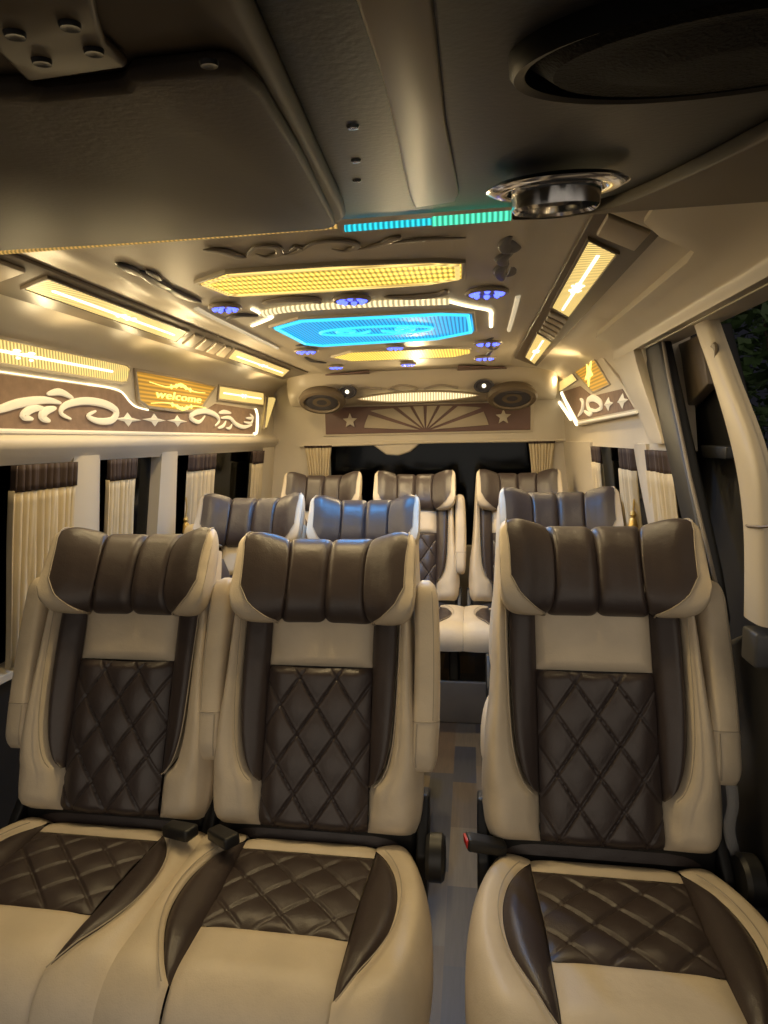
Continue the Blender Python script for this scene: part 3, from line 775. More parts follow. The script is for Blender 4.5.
# blue LED rosettes
def rosette(px, py, r_, label):
    c = at(px, py, z=1.616); t = thing('led_rosette', label, 'light', c, 'blue LED rosettes in the ceiling')
    g = MB(); g.tube([Vector((r_*math.cos(a), r_*.8*math.sin(a), -.004)) for a in [2*PI*k/24 for k in range(25)]], .006, 6, cap=False); g.build('ring', M['ornament_soft'], t)
    g = MB(); g.lathe([(0, 0), (r_*.9, 0), (r_*.8, -.004), (0, -.006)], 20, Matrix.Scale(.8, 4, (0, 1, 0))); g.build('plate', M['ornament_soft'], t)
    for k in range(8):
        a = 2*PI*k/8; g = MB(); g.lathe([(0, .005), (.0085, 0), (.006, -.006), (0, -.009)], 8, Matrix.Translation((r_*.72*math.cos(a), r_*.58*math.sin(a), -.006))); g.build('bulb', M['blue_led'], t)
for px, py, r_, lab in [(225, 306, .040, 'blue LED rosette left of the white light line, towards the left ceiling edge'), (352, 298, .045, 'blue LED rosette between the amber light and the blue light'),
        (487, 291, .050, 'blue LED rosette on the right end of the ceiling, near the right strip light'), (306, 350, .045, 'blue LED rosette behind the left end of the blue light'),
        (336, 366, .035, 'blue LED rosette behind the left end of the narrow yellow light'), (408, 363, .035, 'blue LED rosette behind the middle of the narrow yellow light'),
        (485, 357, .045, 'blue LED rosette right of the narrow yellow light'), (488, 342, .050, 'blue LED rosette right of the blue light'), (395, 346, .035, 'blue LED rosette behind the middle of the blue light')]:
    rosette(px, py, r_, lab)
# cast scroll ornaments
def ornament(label, strokes, z=1.618, mat='ornament', w_=.012):
    ps = [P(s_, z=z) for s_, _ in strokes]; c = centre(ps[0]); t = None
    g = MB()
    for q, (_, wd) in zip(ps, strokes):
        q = smooth_loop([p-c for p in q], 6); m = len(q)
        g.tube(q, [wd*(.15+.85*math.sin(PI*(i+.4)/(m+.2))**.8) for i in range(m)], 8, flat=((0, 0, 1), .45))
    o = g.build('ceiling_ornament', M[mat], None, c); return tag(o, label, 'ornament', 'cast ornaments on the ceiling')
ornament('dark leaf scroll on the ceiling left of the amber light', [([(117, 263), (128, 268), (141, 275)], .016), ([(139, 271), (155, 281), (171, 289)], .018), ([(165, 286), (180, 294), (200, 302)], .016), ([(146, 270), (156, 276), (160, 281)], .010)])
ornament('dark leaf scroll on the ceiling right of the amber light', [([(511, 236), (505, 243), (508, 250), (516, 246), (511, 240)], .016), ([(512, 252), (502, 258), (505, 266)], .016), ([(507, 262), (500, 270), (502, 280)], .016), ([(514, 264), (512, 272), (507, 276)], .012)])
ornament('dark leaf on the ceiling left of the blue light', [([(226, 319), (240, 315), (258, 316)], .014)])
ornament('dark leaf scroll behind the left end of the blue light', [([(305, 357), (313, 361), (326, 363)], .014), ([(296, 346), (304, 345), (310, 348)], .010)])
ornament('dark leaf scroll behind the right end of the blue light', [([(494, 337), (487, 342), (493, 349), (499, 345)], .014), ([(494, 349), (488, 355), (495, 361)], .012)])
ornament('long curled grey scroll along the front of the ceiling', [([(203, 250), (222, 251), (238, 256), (247, 257)], .012), ([(246, 257), (256, 247), (276, 247), (279, 254), (266, 257), (256, 254)], .008), ([(278, 255), (290, 254), (300, 250), (296, 247), (290, 251)], .006), ([(300, 252), (315, 243), (343, 241), (357, 246), (345, 251), (332, 249)], .008), ([(355, 250), (375, 246), (398, 238), (388, 240), (378, 246)], .008), ([(385, 244), (420, 240), (466, 238)], .007)], mat='ornament_soft')
ornament('pale moulded wave between the amber light and the white light line', [([(262, 303), (285, 299), (312, 299), (320, 303)], .020), ([(384, 297), (410, 297), (440, 294), (446, 290)], .018)], mat='ornament_soft')
# raised mouldings beside the centre; weak emission added for their lit edges
for lab, pts in (('moulded ridge with an added glow on the left of the ceiling behind the leaf scroll', [(196, 308), (215, 318), (246, 333), (277, 348)]), ('moulded ridge with an added glow on the right of the ceiling', [(518, 296), (514, 312), (509, 330)])):
    q = P(pts, z=1.616); c = centre(q); g = MB(); g.tube(smooth_loop([p-c for p in q]), .007, 8); tag(g.build('moulded_ridge', M['acrylic'], None, c), lab, 'light')
# plum inlays at the rear of the ceiling
for lab, pts in (('plum coloured inlay at the left rear of the ceiling', [(309, 385), (322, 376), (369, 372), (371, 378), (330, 384)]), ('plum coloured inlay at the right rear of the ceiling', [(457, 373), (458, 367), (504, 368), (521, 374), (500, 375)])):
    q = P(pts, z=1.606); c = centre(q); g = MB(); g.prism([p-c for p in q], (0, 0, .008)); tag(g.build('ceiling_inlay', M['purple'], None, c, bevel=.003), lab, 'panel')

# side light strips (dark carrier, two lamps, pads between)
def strip(label, frame_, lamps_, pads, sgn, labs):
    zz = lambda x: 1.617-.105*max(0, (x if sgn < 0 else mir(x))*-1-.475)-.004
    def lift(q): return [Vector((x, y, zz(x)-.0)) for x, y in q]
    fr_ = lift(frame_); c = centre(fr_); t = thing('light_strip_panel', label, 'ceiling panel', c)
    inw = Vector((.105*(1 if sgn < 0 else -1), 0, -1)).normalized()
    g = MB(); g.prism([p-c for p in fr_], -inw*.012); g.build('carrier', M['rib'], t, bevel=.003)
    for i, q in enumerate(pads):
        q = lift(q); g = MB(); g.prism([p-c-inw*.002 for p in q], inw*.010); g.build('pad', M['pad'], t, bevel=.004)
    for (q, ax, ay, sz), lb in zip(lamps_, labs):
        lamp('strip_light', lb, [p+inw*.003 for p in lift(q)], inw, 'yellow_lens', frame='rib', fr=.008, motif=flower(.52, ax, ay, sz), power=1.5, bulbs=3)
def slats(a0, a1, b0, b1, n, gap=.012):
    """n pads between the line a0-a1 (start) and b0-b1 (end)"""
    out = []
    for i in range(n):
        t0, t1 = i/n+gap, (i+1)/n-gap
        out.append([(lerp(a0[0], b0[0], t0), lerp(a0[1], b0[1], t0)), (lerp(a1[0], b1[0], t0), lerp(a1[1], b1[1], t0)), (lerp(a1[0], b1[0], t1), lerp(a1[1], b1[1], t1)), (lerp(a0[0], b0[0], t1), lerp(a0[1], b0[1], t1))])
    return out
strip('long dark taupe light panel along the left edge of the ceiling', [(-.480, .62), (-.480, 3.18), (-.655, 3.28), (-.672, .62)],
      [([(-.513, 1.215), (-.517, 1.86), (-.607, 1.96), (-.592, 1.245)], (0, 1), (3, 2), .024), ([(-.512, 2.25), (-.516, 2.95), (-.612, 3.14), (-.603, 2.40)], (0, 1), (3, 2), .022)],
      slats((-.512, .70), (-.618, .73), (-.512, 1.16), (-.618, 1.19), 3, .02)+slats((-.513, 1.90), (-.610, 2.00), (-.512, 2.23), (-.606, 2.37), 4, .03), -1,
      ['yellow strip light in the left ceiling panel, the nearer and longer one', 'yellow strip light in the left ceiling panel, the farther and shorter one'])
strip('long dark taupe light panel along the right edge of the ceiling', [(.580, .90), (.580, 2.90), (.706, 3.15), (.712, .98)],
      [([(.598, 1.205), (.660, 1.275), (.666, 1.885), (.606, 1.775)], (0, 3), (1, 2), .024), ([(.610, 2.20), (.676, 2.36), (.682, 3.02), (.622, 2.80)], (0, 3), (1, 2), .022)],
      slats((.600, .95), (.690, 1.02), (.602, 1.17), (.688, 1.25), 2, .03)+slats((.606, 1.82), (.670, 1.92), (.610, 2.17), (.676, 2.32), 5, .04), 1,
      ['yellow strip light in the right ceiling panel, the nearer and longer one', 'yellow strip light in the right ceiling panel, the farther and shorter one'])

# ------------------------------------------------------------------ left wall decor
XL = -.776
def YZ(pts, x=XL): return [at(px, py, x=x) for px, py in pts]
IN_L = (1, 0, 0)
c = Vector((XL-.012, 2.0, 1.36)); t = thing('wall_panel', 'brown felt panel with white scrolls and stars along the left wall above the windows', 'wall panel', c)
pan = [(.62, 1.435), (1.83, 1.433), (1.90, 1.425), (1.945, 1.395), (1.985, 1.380), (2.06, 1.372), (2.50, 1.378), (2.66, 1.432), (3.17, 1.428), (3.185, 1.415), (3.16, 1.302), (3.14, 1.292), (.62, 1.296)]
g = MB(); g.prism([Vector((XL-.005, y, z))-c for y, z in pan], (-.022, 0, 0)); g.build('felt', M['felt'], t)
g = MB(); g.tube([Vector((XL-.003, y, z))-c for y, z in [(.62, 1.293), (1.9, 1.292), (3.14, 1.290)]], .006, 8); g.build('glow_ledge', M['acrylic'], t)  # cream ledge, its lit look added as emission
g = MB(); g.tube(smooth_loop([Vector((XL-.002, y, z))-c for y, z in [(3.12, 1.296), (3.165, 1.305), (3.185, 1.35), (3.19, 1.40), (3.17, 1.43)]]), .008, 8); g.build('edge_light', M['white_edge'], t)
g = MB(); g.tube(smooth_loop([Vector((XL-.003, y, z))-c for y, z in [(1.72, 1.438), (1.83, 1.437), (1.90, 1.428), (1.945, 1.398), (1.985, 1.383), (2.06, 1.376)]]), .003, 8); g.build('edge_light', M['white_edge'], t)
g = MB(); g.tube([Vector((XL-.003, y, z))-c for y, z in [(.62, 1.440), (1.72, 1.438)]], .0018, 6); g.build('edge_light', M['white_edge'], t)
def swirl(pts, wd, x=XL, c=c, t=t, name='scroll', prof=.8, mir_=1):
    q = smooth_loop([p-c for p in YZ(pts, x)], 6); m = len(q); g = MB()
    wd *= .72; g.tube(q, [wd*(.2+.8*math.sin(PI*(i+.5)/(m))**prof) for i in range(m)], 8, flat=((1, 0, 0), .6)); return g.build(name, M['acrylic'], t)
for pts, wd in [([(-30, 416), (0, 409), (20, 403), (45, 400), (61, 403)], .017), ([(47, 394), (60, 392), (73, 398)], .014), ([(44, 408), (32, 409), (23, 416), (33, 419)], .016), ([(56, 408), (46, 411), (42, 417), (50, 421)], .018),
                ([(71, 419), (61, 413), (66, 405), (85, 401), (105, 404), (116, 411), (112, 420), (98, 421), (88, 416), (96, 411)], .018),
                ([(198, 417), (192, 420), (190, 426)], .012)][:5]:
    swirl(pts, wd)
for pts, wd in [([(205, 416), (199, 422), (191, 418), (194, 413), (205, 411), (216, 415), (219, 421), (215, 426)], .018), ([(219, 413), (224, 412), (231, 413)], .014), ([(221, 418), (230, 418), (236, 424), (244, 427), (252, 425)], .016), ([(226, 421), (223, 426), (218, 428)], .012), ([(250, 414), (253, 418), (246, 418)], .012), ([(253, 419), (251, 423), (244, 422)], .010), ([(232, 424), (230, 428), (226, 428)], .010)]:
    swirl(pts, wd)
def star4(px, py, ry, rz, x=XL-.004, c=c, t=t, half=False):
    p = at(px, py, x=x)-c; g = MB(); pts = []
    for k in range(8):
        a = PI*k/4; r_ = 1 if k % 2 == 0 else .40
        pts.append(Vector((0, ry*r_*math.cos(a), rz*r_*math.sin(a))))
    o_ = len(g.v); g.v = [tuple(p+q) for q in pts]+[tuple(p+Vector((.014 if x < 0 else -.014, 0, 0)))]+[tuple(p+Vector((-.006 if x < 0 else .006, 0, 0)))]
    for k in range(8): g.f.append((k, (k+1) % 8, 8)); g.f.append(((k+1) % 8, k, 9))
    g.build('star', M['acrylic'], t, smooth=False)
for px, py in ((128, 419.5), (154.5, 420), (177.5, 421)): star4(px, py, .085, .024)
# lamps above it
lamp('wall_light', 'long yellow ribbed wall light at the left edge of the picture', [Vector((XL, y, z)) for y, z in [(.70, 1.517), (1.93, 1.517), (1.95, 1.510), (1.93, 1.468), (1.90, 1.462), (.70, 1.462)]], IN_L, 'yellow_lens', frame='vinyl', fr=.010, motif=flower(.62, (0, 1), (5, 4), .026), cat='wall light', bulbs=3)
gp = [(1.995, 1.505), (2.30, 1.509), (2.645, 1.505), (2.60, 1.480), (2.50, 1.415), (2.43, 1.396), (2.25, 1.388), (2.06, 1.392), (2.005, 1.410)]
def welcome(t, ps, inward):
    cu = bpy.data.curves.new('welcome', 'FONT'); cu.body = 'welcome'; cu.size = .050; cu.shear = .25; cu.extrude = .002; cu.align_x = 'CENTER'; cu.align_y = 'CENTER'; cu.space_character = 1.05
    o = put('lettering', cu, t, (.006, -.02, -.008)); cu.materials.append(M['gold_motif']); o.scale = (2.0, .85, 1)
    o.rotation_euler = Matrix(((0, 0, 1), (1, 0, 0), (0, 1, 0))).to_euler()
    bpy.context.view_layer.update(); me = bpy.data.meshes.new_from_object(o.evaluated_get(bpy.context.evaluated_depsgraph_get())); mw = o.matrix_basis.copy()
    bpy.data.objects.remove(o); o = put('lettering', me, t); o.matrix_basis = mw
    g = MB()
    for k in (1, -1):
        q = [Vector((.005, y, k*z_-.006)) for y, z_ in [(-.24, .038), (-.12, .030), (-.05, .038), (0, .048), (.05, .038), (.12, .030), (.22, .032)]]
        g.tube(smooth_loop(q), [.0015+.005*math.sin(PI*i/24)**3 for i in range(25)], 6)
        for y, z_ in [(-.04, .040), (.04, .040), (0, .046), (-.08, .034), (.08, .034)]:
            g.lathe([(0, -.003), (.010, 0), (0, .004)], 8, Matrix.Translation((.005, y, k*z_-.006)) @ Matrix.Rotation(PI/2, 4, 'Y'))
    g.build('scroll', M['gold_motif'], t)
lamp('welcome_light', 'glowing gold light lettered welcome on the left wall', [Vector((XL, y, z)) for y, z in gp], IN_L, 'gold', frame='pad', fr=.012, motif=welcome, cat='wall light')
lamp('wall_light', 'short yellow wall light just behind the gold welcome light', [Vector((XL, y, z)) for y, z in [(2.70, 1.512), (3.30, 1.524), (3.29, 1.462), (2.685, 1.458)]], IN_L, 'yellow_plain', frame='pad', fr=.010, motif=flower(.5, (0, 1), (3, 2), .020), cat='wall light')
lamp('wall_light', 'small yellow triangular light at the rear end of the left wall', [Vector((XL+.006, y, z)) for y, z in [(3.36, 1.505), (3.46, 1.512), (3.49, 1.505), (3.31, 1.335), (3.28, 1.335)]], IN_L, 'yellow_lens', frame='pad', fr=.010, cat='wall light', power=.1)

# ------------------------------------------------------------------ right wall decor
XR = .872; IN_R = (-1, 0, 0)
c = Vector((XR, 2.3, 1.42)); t = thing('wall_panel', 'short light panel with scroll and stars on the right wall beside the door opening', 'wall panel', c)
def YR(pts, d=0): return [at(px, py, x=XR-d)-c for px, py in pts]
g = MB(); g.prism([p for p in YR([(546, 383), (586, 343), (592, 344), (640, 408), (638, 413), (577, 426), (573, 424)])], (.02, 0, 0)); g.build('frame', M['vinyl2'], t, bevel=.004)
g = MB(); g.prism([p for p in YR([(562, 392), (580, 386), (592, 396), (622, 389), (634, 409), (578, 420)], .002)], (.01, 0, 0)); g.build('felt', M['felt'], t)
g = MB(); q = YR([(549, 387), (571, 419)], .003); g.tube(q, .009, 8); g.build('edge_light', M['white_edge'], t)
g = MB(); q = YR([(562, 393), (577, 424)], .003); g.tube(q, .010, 8); g.build('edge_light', M['white_edge'], t)
g = MB(); q = YR([(578, 423), (637, 412)], .003); g.tube(q, .0045, 8); g.build('glow_ledge', M['acrylic'], t)
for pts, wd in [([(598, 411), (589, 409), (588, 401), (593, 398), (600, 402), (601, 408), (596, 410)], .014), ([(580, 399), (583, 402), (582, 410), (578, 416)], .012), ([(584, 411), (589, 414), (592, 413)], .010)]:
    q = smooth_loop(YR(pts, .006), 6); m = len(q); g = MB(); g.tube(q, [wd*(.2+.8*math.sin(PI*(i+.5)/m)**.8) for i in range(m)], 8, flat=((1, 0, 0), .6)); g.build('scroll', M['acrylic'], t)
star4(608.5, 404, .075, .026, x=XR-.006, c=c, t=t); star4(622.5, 401, .075, .026, x=XR-.006, c=c, t=t)
def R3(pts, d=.004): return [at(px, py, x=XR-d) for px, py in pts]
def star_motif(t, ps, inward):
    g = MB(); u = (ps[0]-ps[1]).normalized(); v_ = inward.cross(u); pts = []
    for k in range(10):
        a = PI/2+PI*k/5; r_ = (.055 if k % 2 == 0 else .024); pts.append(u*r_*1.6*math.cos(a)+v_*r_*math.sin(a)+inward*.001)
    g.prism(pts, inward*.004); g.build('star', M['gold_motif'], t)
lamp('wall_light', 'gold star light in the right wall panel', R3([(572, 368), (590, 353), (609, 384), (593, 391)]), IN_R, 'gold', frame='pad', fr=.008, motif=star_motif, cat='wall light', power=.35)
lamp('wall_light', 'small yellow light beside the gold star light on the right wall', R3([(553, 382), (570, 371), (577, 380), (560, 391)]), IN_R, 'yellow_plain', frame='pad', fr=.006, cat='wall light', power=.1)

# ------------------------------------------------------------------ rear: header with speakers and lamp, sunburst panel, brake light cover
c = Vector((.10, 3.42, 1.53))
t = thing('rear_header', 'cream overhead shelf across the rear of the cabin', 'shelf', c)
def hdr(u, v):
    x = lerp(-.66, .84, u); a = v*PI*.5; e = min(1, min(u, 1-u)/.10); d = .14+.10*math.sqrt(max(0, 1-(1-e)**2))
    return (x-c.x, YB-.01-d*math.sin(a)**.7-c.y, 1.455+.165*(1-math.cos(a)**.8)-c.z) if a < PI/2-1e-6 else (x-c.x, YB-.01-d-c.y, 1.62-c.z)
g = MB(); g.grid(hdr, 40, 14); g.build('shelf', M['vinyl2'], t)
for sg, pts in ((-1, [(354, 391), (366, 388), (382, 389)]), (0, [(388, 389), (402, 385), (418, 389), (404, 392), (388, 389)]), (1, [(424, 389), (440, 385), (458, 388)])):
    g = MB(); q = smooth_loop([at(px, py, y=3.285)-c for px, py in pts]); g.tube(q, .007, 6); g.build('scroll', M['ornament_soft'], t)
for px, py, lab in ((322, 401, 'dark oval speaker pod at the left end of the rear shelf'), (512, 397, 'dark oval speaker pod at the right end of the rear shelf')):
    p = at(px, py, y=3.27); tt = thing('speaker', lab, 'speaker', p, 'rear speakers')
    Mx = Matrix.Rotation(math.radians(140), 4, 'X') @ Matrix.Scale(1.45, 4, (1, 0, 0))
    g = MB(); g.lathe([(0, -.03), (.085, -.03), (.092, -.0), (.085, .018), (.070, .022), (.066, .012), (0, .012)], 32, Mx); g.build('housing', M['rib'], tt)
    g = MB(); g.lathe([(0, .010), (.064, .012), (.05, .017), (.03, .010), (0, .016)], 28, Mx); g.build('cone', M['ornament'], tt)
for px, py, lab in ((347, 392, 'small white spotlight left of the rear oval light'), (484, 386, 'small white spotlight right of the rear oval light')):
    p = at(px, py, y=3.255); tt = thing('spotlight', lab, 'spotlight', p, 'rear spotlights')
    Mx = Matrix.Rotation(math.radians(110), 4, 'X')
    g = MB(); g.lathe([(0, -.02), (.034, -.02), (.036, .004), (.030, .006), (.027, -.004), (0, -.004)], 20, Mx @ Matrix.Scale(1.5, 4, (1, 0, 0))); g.build('bezel', M['ornament'], tt)
    g = MB(); g.lathe([(0, -.004), (.011, -.004), (.008, .002), (0, .003)], 14, Mx); g.build('bulb', M['motif'], tt)
lz = []
for k in range(25):
    u = k/24*2-1; lz.append((u, 1.0-abs(u)**2.4))
q = [Vector((.095+.315*u, 3.262, 1.474+.024*h)) for u, h in lz]+[Vector((.095+.315*u, 3.262, 1.474-.020*h)) for u, h in lz[-2:0:-1]]
lamp('rear_oval_light', 'warm oval light in the middle of the rear shelf', q, (0, -1, -.3), 'white_rib', frame='pad', fr=.006, deep=.03)
# sunburst panel
YP = YB-.022
c = Vector((.13, YP, 1.36)); t = thing('sunburst_panel', 'brown panel with cream sunburst rays and stars above the rear window', 'wall panel', c)
x0, x1, z0, z1 = -.47, .71, 1.290, 1.445
g = MB(); g.box((x0-c.x-.015, -.006, z0-c.z-.012), (x1-c.x+.015, .01, z1-c.z)); g.build('frame', M['vinyl2'], t, bevel=.003)
g = MB(); g.box((x0-c.x, -.012, z0-c.z), (x1-c.x, 0, z1-c.z)); g.build('board', M['purple'], t, bevel=.003)
ox, oz = .12, 1.297
for a0, a1 in ((4, 17), (21, 36), (41, 58), (64, 86), (94, 116), (122, 139), (144, 159), (163, 176)):
    def ed(a, r=1): 
        ca, sa = math.cos(math.radians(a)), math.sin(math.radians(a)); k = 1/max(abs(ca)/.36, abs(sa)/.142); k = k*.6+.4/math.hypot(ca/.36, sa/.142)
        return Vector((ox+ca*k*r-c.x, -.012, oz+sa*k*r-c.z))
    m_ = (a0+a1)/2; pts = [ed(m_, .10)]+[ed(lerp(a0, a1, k/5)) for k in range(6)]
    g = MB(); g.prism(pts, (0, -.008, 0)); g.build('ray', M['pad'], t, bevel=.002)
for sx in (-1, 1):
    g = MB(); pts = []
    for k in range(10):
        a = PI/2+PI*k/5; r_ = .045 if k % 2 == 0 else .020; pts.append(Vector((.12+sx*.44-c.x+r_*math.cos(a), -.013, 1.365-c.z+r_*math.sin(a))))
    g.prism(pts, (0, -.010, 0)); g.build('star', M['vinyl2'], t, bevel=.002)
q = P([(367, 441), (424, 440), (410, 452), (398, 456), (386, 455)], y=YB-.03); c = centre(q)
g = MB(); g.prism([p-c for p in q], (0, .05, 0)); tag(g.build('brake_light_cover', M['vinyl2'], None, c, bevel=.012), 'cream trapezoid cover hanging over the top of the rear window', 'cover')
q = P([(300, 446.5), (440, 442), (588, 440)], y=YB-.03); c = centre(q); g = MB(); g.tube([p-c for p in q], .008, 8); tag(g.build('curtain_rail', M['vinyl2'], None, c), 'thin cream curtain rail over the rear window', 'rail')

# ------------------------------------------------------------------ curtains
def curtain(label, path, zt, zb, folds, amp, tie=None, val=.07, group='pleated window curtains', slant=0, nrm=(1, 0, 0), lean=None):
    """path(u, z) -> point on the curtain's middle plane"""
    c = Vector(path(.5, zt)); t = thing('curtain', label, 'curtain', c, group)
    n_ = Vector(nrm)
    ph = random.random()*6
    def mk(za, zb_, extra):
        g = MB()
        def fn(u, v):
            z = lerp(za, zb_, v); w_ = 1
            k = max(0, (zt-z)/(zt-zb))
            if tie: w_ = lerp(1, tie, min(1, k*1.1)**.8)
            uu = .5+(u-.5)*w_
            return Vector(path(uu, z))-c+n_*(amp*math.sin(2*PI*folds*u+ph+.4*math.sin(5*k+u*3))+extra+amp*.35*math.sin(2*PI*folds*2.3*u+1))
        g.grid(fn, folds*12, 14 if za > zb_+.2 else 4); return g
    for nm, g, mt in (('valance', mk(zt, zt-val, .004), 'valance'), ('drape', mk(zt-val+.004, zb, 0), 'curtain')):
        o = g.build(nm, M[mt], t, sharp=180, recalc=False); md = o.modifiers.new('cloth', 'SOLIDIFY'); md.thickness = .003
    return t
def lw(y0, y1, lean=0): return lambda u, z: (wx(z)+.012, lerp(y0, y1, u)+lean*(1.2-z), z)
def rw(y0, y1, lean=0): return lambda u, z: (mir(wx(z)+.012), lerp(y0, y1, u)+lean*(1.2-z), z)
curtain('wide cream pleated curtain with brown top in the nearest left window', lw(1.39, 1.64, -.02), 1.205, .66, 9, .011)
curtain('cream pleated curtain between the first two posts of the left side windows', lw(1.80, 1.97), 1.205, .66, 6, .010)
curtain('cream pleated curtain just behind the second post on the left side', lw(2.38, 2.63), 1.205, .66, 6, .010)
curtain('cream curtain at the rear end of the left side windows', lw(3.10, 3.30), 1.205, .66, 5, .010)
curtain('narrow cream curtain at the rear end of the right side windows', rw(2.54, 2.70), 1.205, .66, 4, .010, val=.07)
curtain('cream curtain just behind the sloping post on the right side', rw(2.03, 2.22), 1.205, .66, 5, .010, val=.075)
curtain('wide cream curtain beside the side door seal on the right', rw(1.68, 1.88, -.06), 1.205, .66, 5, .008, val=.065)
curtain('short pleated curtain gathered at the left side of the rear window', lambda u, z: (lerp(-.60, -.435, u), YB-.04, z), 1.225, 1.02, 8, .008, tie=.72, val=.012, nrm=(0, -1, 0))
curtain('short pleated curtain gathered at the right side of the rear window', lambda u, z: (lerp(.70, .845, u), YB-.04, z), 1.225, 1.02, 8, .008, tie=.72, val=.012, nrm=(0, -1, 0))
for p, lab in ((at(186, 524, x=-.80), 'gold curtain tassel at the second left window post'), (at(633, 520, x=.90), 'gold curtain tassel beside the sloping right post')):
    t = thing('curtain_tassel', lab, 'tassel', p, 'gold curtain tassels')
    g = MB(); g.lathe([(0, .03), (.006, .03), (.011, .018), (.006, .008), (.012, .0), (.017, -.035), (.010, -.037), (0, -.035)], 14); g.build('tassel', M['brass'], t)
    g = MB(); g.tube([(0, 0, .03), (.004, .01, .07), (0, .015, .11)], .003, 6); g.build('cord', M['brass'], t)
pillar(5, 1, 1.885, 2.005, 1.60, 1.76)
pillar(6, 1, 2.73, YB, 2.70, YB)

# ------------------------------------------------------------------ front overhead: header, monitor, speaker, vent, LED bar
HT = math.radians(12); HN = Vector((0, math.sin(HT), -math.cos(HT))); HO = Vector((0, .60, 1.462))        # tilted underside: point and downward normal
HU = Vector((0, math.cos(HT), math.sin(HT)))
def hp(px, py, d=0.0):
    r_ = (_F + _R2*((px-384)/FPX) - _U2*((py-512)/FPX)); o_ = HO+HN*d
    return CAM+r_*((o_-CAM).dot(HN)/r_.dot(HN))
def HPS(pts, d=0.0): return [hp(px, py, d) for px, py in pts]
HM = Matrix((( 1, 0, 0, 0), (0, HU.y, -HN.y, 0), (0, HU.z, -HN.z, 0), (0, 0, 0, 1)))        # local z = up off the underside
c = Vector((.25, .40, 1.462))
hd = tag(bpy.data.objects.new('overhead_header', None), 'dark overhead console across the front of the roof', 'console'); COL.objects.link(hd); hd.location = c
def hq(x, m): p = HO+HU*m; return Vector((x, p.y, p.z))
g = MB(); g.prism([Vector((x, y, z))-c for x, y, z in [(-.80, .60, 1.462), (-.80, .61, 1.475), (-.80, .61, 1.60), (-.80, -.10, 1.60), (-.80, -.10, 1.462-.7*math.tan(HT))]], (1.70, 0, 0)); g.build('shell', M['dark_header'], hd, bevel=.008)
q = HPS([(352, -20), (431, -20), (446, 120), (459, 190), (455, 198), (415, 204), (409, 190), (385, 80)]); g = MB(); g.prism([p-c for p in q], HN*.003); g.build('cream_band', M['vinyl2'], hd, bevel=.003)['label'] = 'cream band across the dark console'
q = smooth_loop(HPS([(512, 208), (560, 206), (610, 196), (650, 180), (700, 155), (750, 128), (800, 100)]), 6)
q = q+[Vector((.90, q[-1].y, q[-1].z)), hq(.90, .004), hq(.42, .004)]
g = MB(); g.prism([p-c for p in q], HN*.010); g.build('rear_lip', M['monitor'], hd, bevel=.004)
for px, py in ((353, 126), (357, 180), (356, 160)):
    p = hp(px, py)-c; g = MB(); g.lathe([(0, -.0016), (.0026, -.0012), (.0034, .0005), (0, .001)], 12, Matrix.Translation(p) @ HM); g.build('screw', M['chrome'], hd)
# big round speaker
p = hp(742, 32); pl = hp(510, 55); rr = abs(pl.x-p.x)
t = thing('speaker', 'large round dark speaker in the overhead console at the upper right', 'speaker', p)
Mx = HM @ Matrix.Scale(.62, 4, (0, 1, 0))
g = MB(); g.lathe([(rr*.90, .002), (rr*.93, -.006), (rr*.98, -.007), (rr*1.0, -.005), (rr*1.01, .002)], 64, Mx); g.build('rim', M['black'], t)
g = MB(); g.lathe([(0, -.008), (rr*.35, -.010), (rr*.62, -.006), (rr*.80, -.007), (rr*.92, -.001), (rr*.90, .002), (0, .002)], 64, Mx); g.build('grille', M['mesh'], t)
# chrome vent
p = hp(556, 186, .008); t = thing('air_vent', 'round chrome vent with a dark opening in the overhead console', 'vent', p)
rf = (hp(622, 184, .008)-hp(491, 187, .008)).length/2
Mx = HM
g = MB(); g.lathe([(rf*.60, .004), (rf*.90, .002), (rf, -.001), (rf*.86, -.004), (rf*.72, -.003), (rf*.62, .004)], 40, Mx); g.build('flange', M['chrome'], t)
g = MB(); g.lathe([(rf*.50, .004), (rf*.64, .002), (rf*.62, -.014), (rf*.58, -.016), (rf*.52, -.014), (rf*.50, .002)], 40, Mx); g.build('nozzle', M['chrome'], t)
g = MB(); g.lathe([(0, .003), (rf*.52, .003), (rf*.52, -.007), (rf*.3, -.009), (0, -.009)], 32, Mx); g.build('damper', M['black'], t)
# LED bar under the rear edge of the console
q0, q1, q2 = at(345, 228.5, y=.612), at(432, 221.5, y=.612), at(511, 215.5, y=.612)
t = thing('led_bar', 'turquoise LED bar under the rear edge of the overhead console', 'light', q1)
g = MB(); g.tube([q0-q1, Vector((0, 0, 0))], .0034, 8); g.build('blue_section', M['aqua'], t)
g = MB(); g.tube([Vector((0, 0, 0)), q2-q1], .0046, 8); g.build('green_section', M['teal'], t)
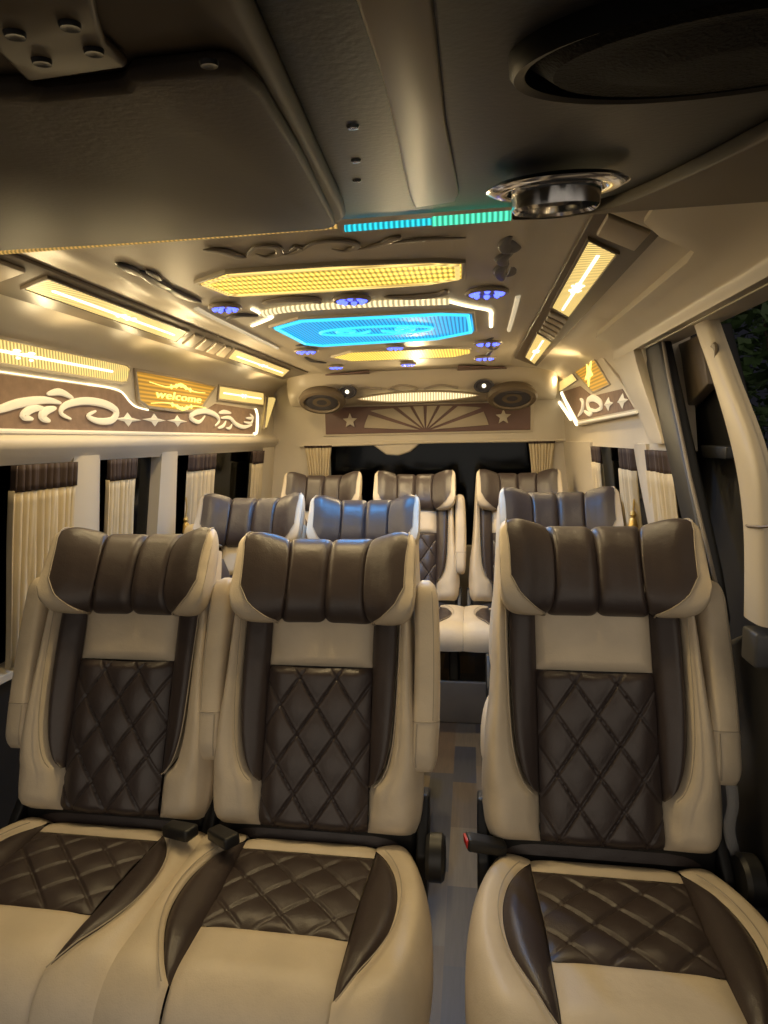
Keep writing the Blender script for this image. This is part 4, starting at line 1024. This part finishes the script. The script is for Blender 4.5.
# flip-down monitor at the upper left
DM = .010
fr_pts = [(-260, 268), (-100, 260), (100, 244), (240, 233), (326, 226), (340, 224), (346, 218), (344, 208), (330, 180), (290, 95), (250, 10), (235, -30), (-260, -30)]
q = HPS(fr_pts, DM); c = centre(q); t = thing('overhead_monitor', 'folded-up flat monitor in a taupe housing at the upper left', 'monitor', c)
g = MB(); g.prism([p-c for p in q], HN*-.0095); g.build('housing', M['monitor'], t, bevel=.006)
q = HPS([(-260, 258), (100, 238), (326, 222), (335, 219), (333, 210), (300, 140), (262, 72), (240, 52), (220, 45), (128, 55), (120, 68), (36, 77), (20, 70), (-260, 92)], DM)
g = MB(); g.prism([p-c for p in q], HN*.006); g.build('screen_lid', M['monitor_lid'], t, bevel=.004)
q = HPS([(24, 68), (-8, 34), (-30, -30), (90, -30), (96, 5), (104, 30), (128, 52)], DM); g = MB(); g.prism([p-c for p in q], HN*.004); hg = g.build('hinge_plate', M['monitor'], t, bevel=.003)
for px, py in ((15, 35), (70, 26), (42, 62), (94, 52), (209, 64)):
    p = hp(px, py, DM+(.0045 if px < 150 else .0062))-c; g = MB(); g.lathe([(0, -.0002), (.0016, -.0005), (.0024, -.0006), (.0027, .0006), (0, .0008)], 14, Matrix.Translation(p) @ HM); g.build('screw', M['grey_plastic'], t)
q = HPS([(-100, 260.5), (75, 247), (240, 234.5), (338, 226.5)], DM+.002); g = MB(); g.tube([p-c for p in q], .0018, 6); g.build('light_edge', M['gold_led'], t)

# ------------------------------------------------------------------ outside: ground and dark bushes
g = MB(); g.box((-9, -9, -.50), (14, 14, -.45)); struct(g.build('ground', M['asphalt'], smooth=False))
def bush(x, y, h, label, n=3200):
    t = thing('bush', label, 'bush', (x, y, -.45), 'dark bushes outside')
    g = MB(); rnd = random.Random(int(x*100+y*10))
    for i in range(n):
        a, b_, r_ = rnd.random()*2*PI, rnd.random(), rnd.random()**.33
        p = Vector((r_*.75*math.cos(a)*math.sin(PI*b_)**.6, r_*.75*math.sin(a)*math.sin(PI*b_)**.6, .25+h*b_))
        u = Vector((rnd.uniform(-1, 1), rnd.uniform(-1, 1), rnd.uniform(-.6, .6))).normalized(); v_ = u.cross(Vector((rnd.uniform(-1, 1), rnd.uniform(-1, 1), 1))).normalized(); l = rnd.uniform(.07, .15)
        o_ = len(g.v); g.v += [tuple(p), tuple(p+u*l*.5+v_*l*.28+Vector((0, 0, .008))), tuple(p+u*l), tuple(p+u*l*.5-v_*l*.28+Vector((0, 0, .008)))]; g.f.append((o_, o_+1, o_+2, o_+3))
    g.build('foliage', M['leaf'], t, recalc=False, smooth=False)
    g = MB()
    for k in range(5):
        a = k*1.3; g.tube([(0, 0, 0), (.1*math.cos(a), .1*math.sin(a), h*.4), (.35*math.cos(a), .35*math.sin(a), h*.9)], [.03, .02, .006], 6)
    g.build('stem', M['bark'], t)
for x, y, h in ((2.6, 4.3, 2.9), (3.5, 6.0, 3.4), (4.4, 4.6, 3.2), (3.0, 2.5, 2.9), (2.7, .9, 2.7)): bush(x, y, h, 'dark leafy bush outside beyond the side door')
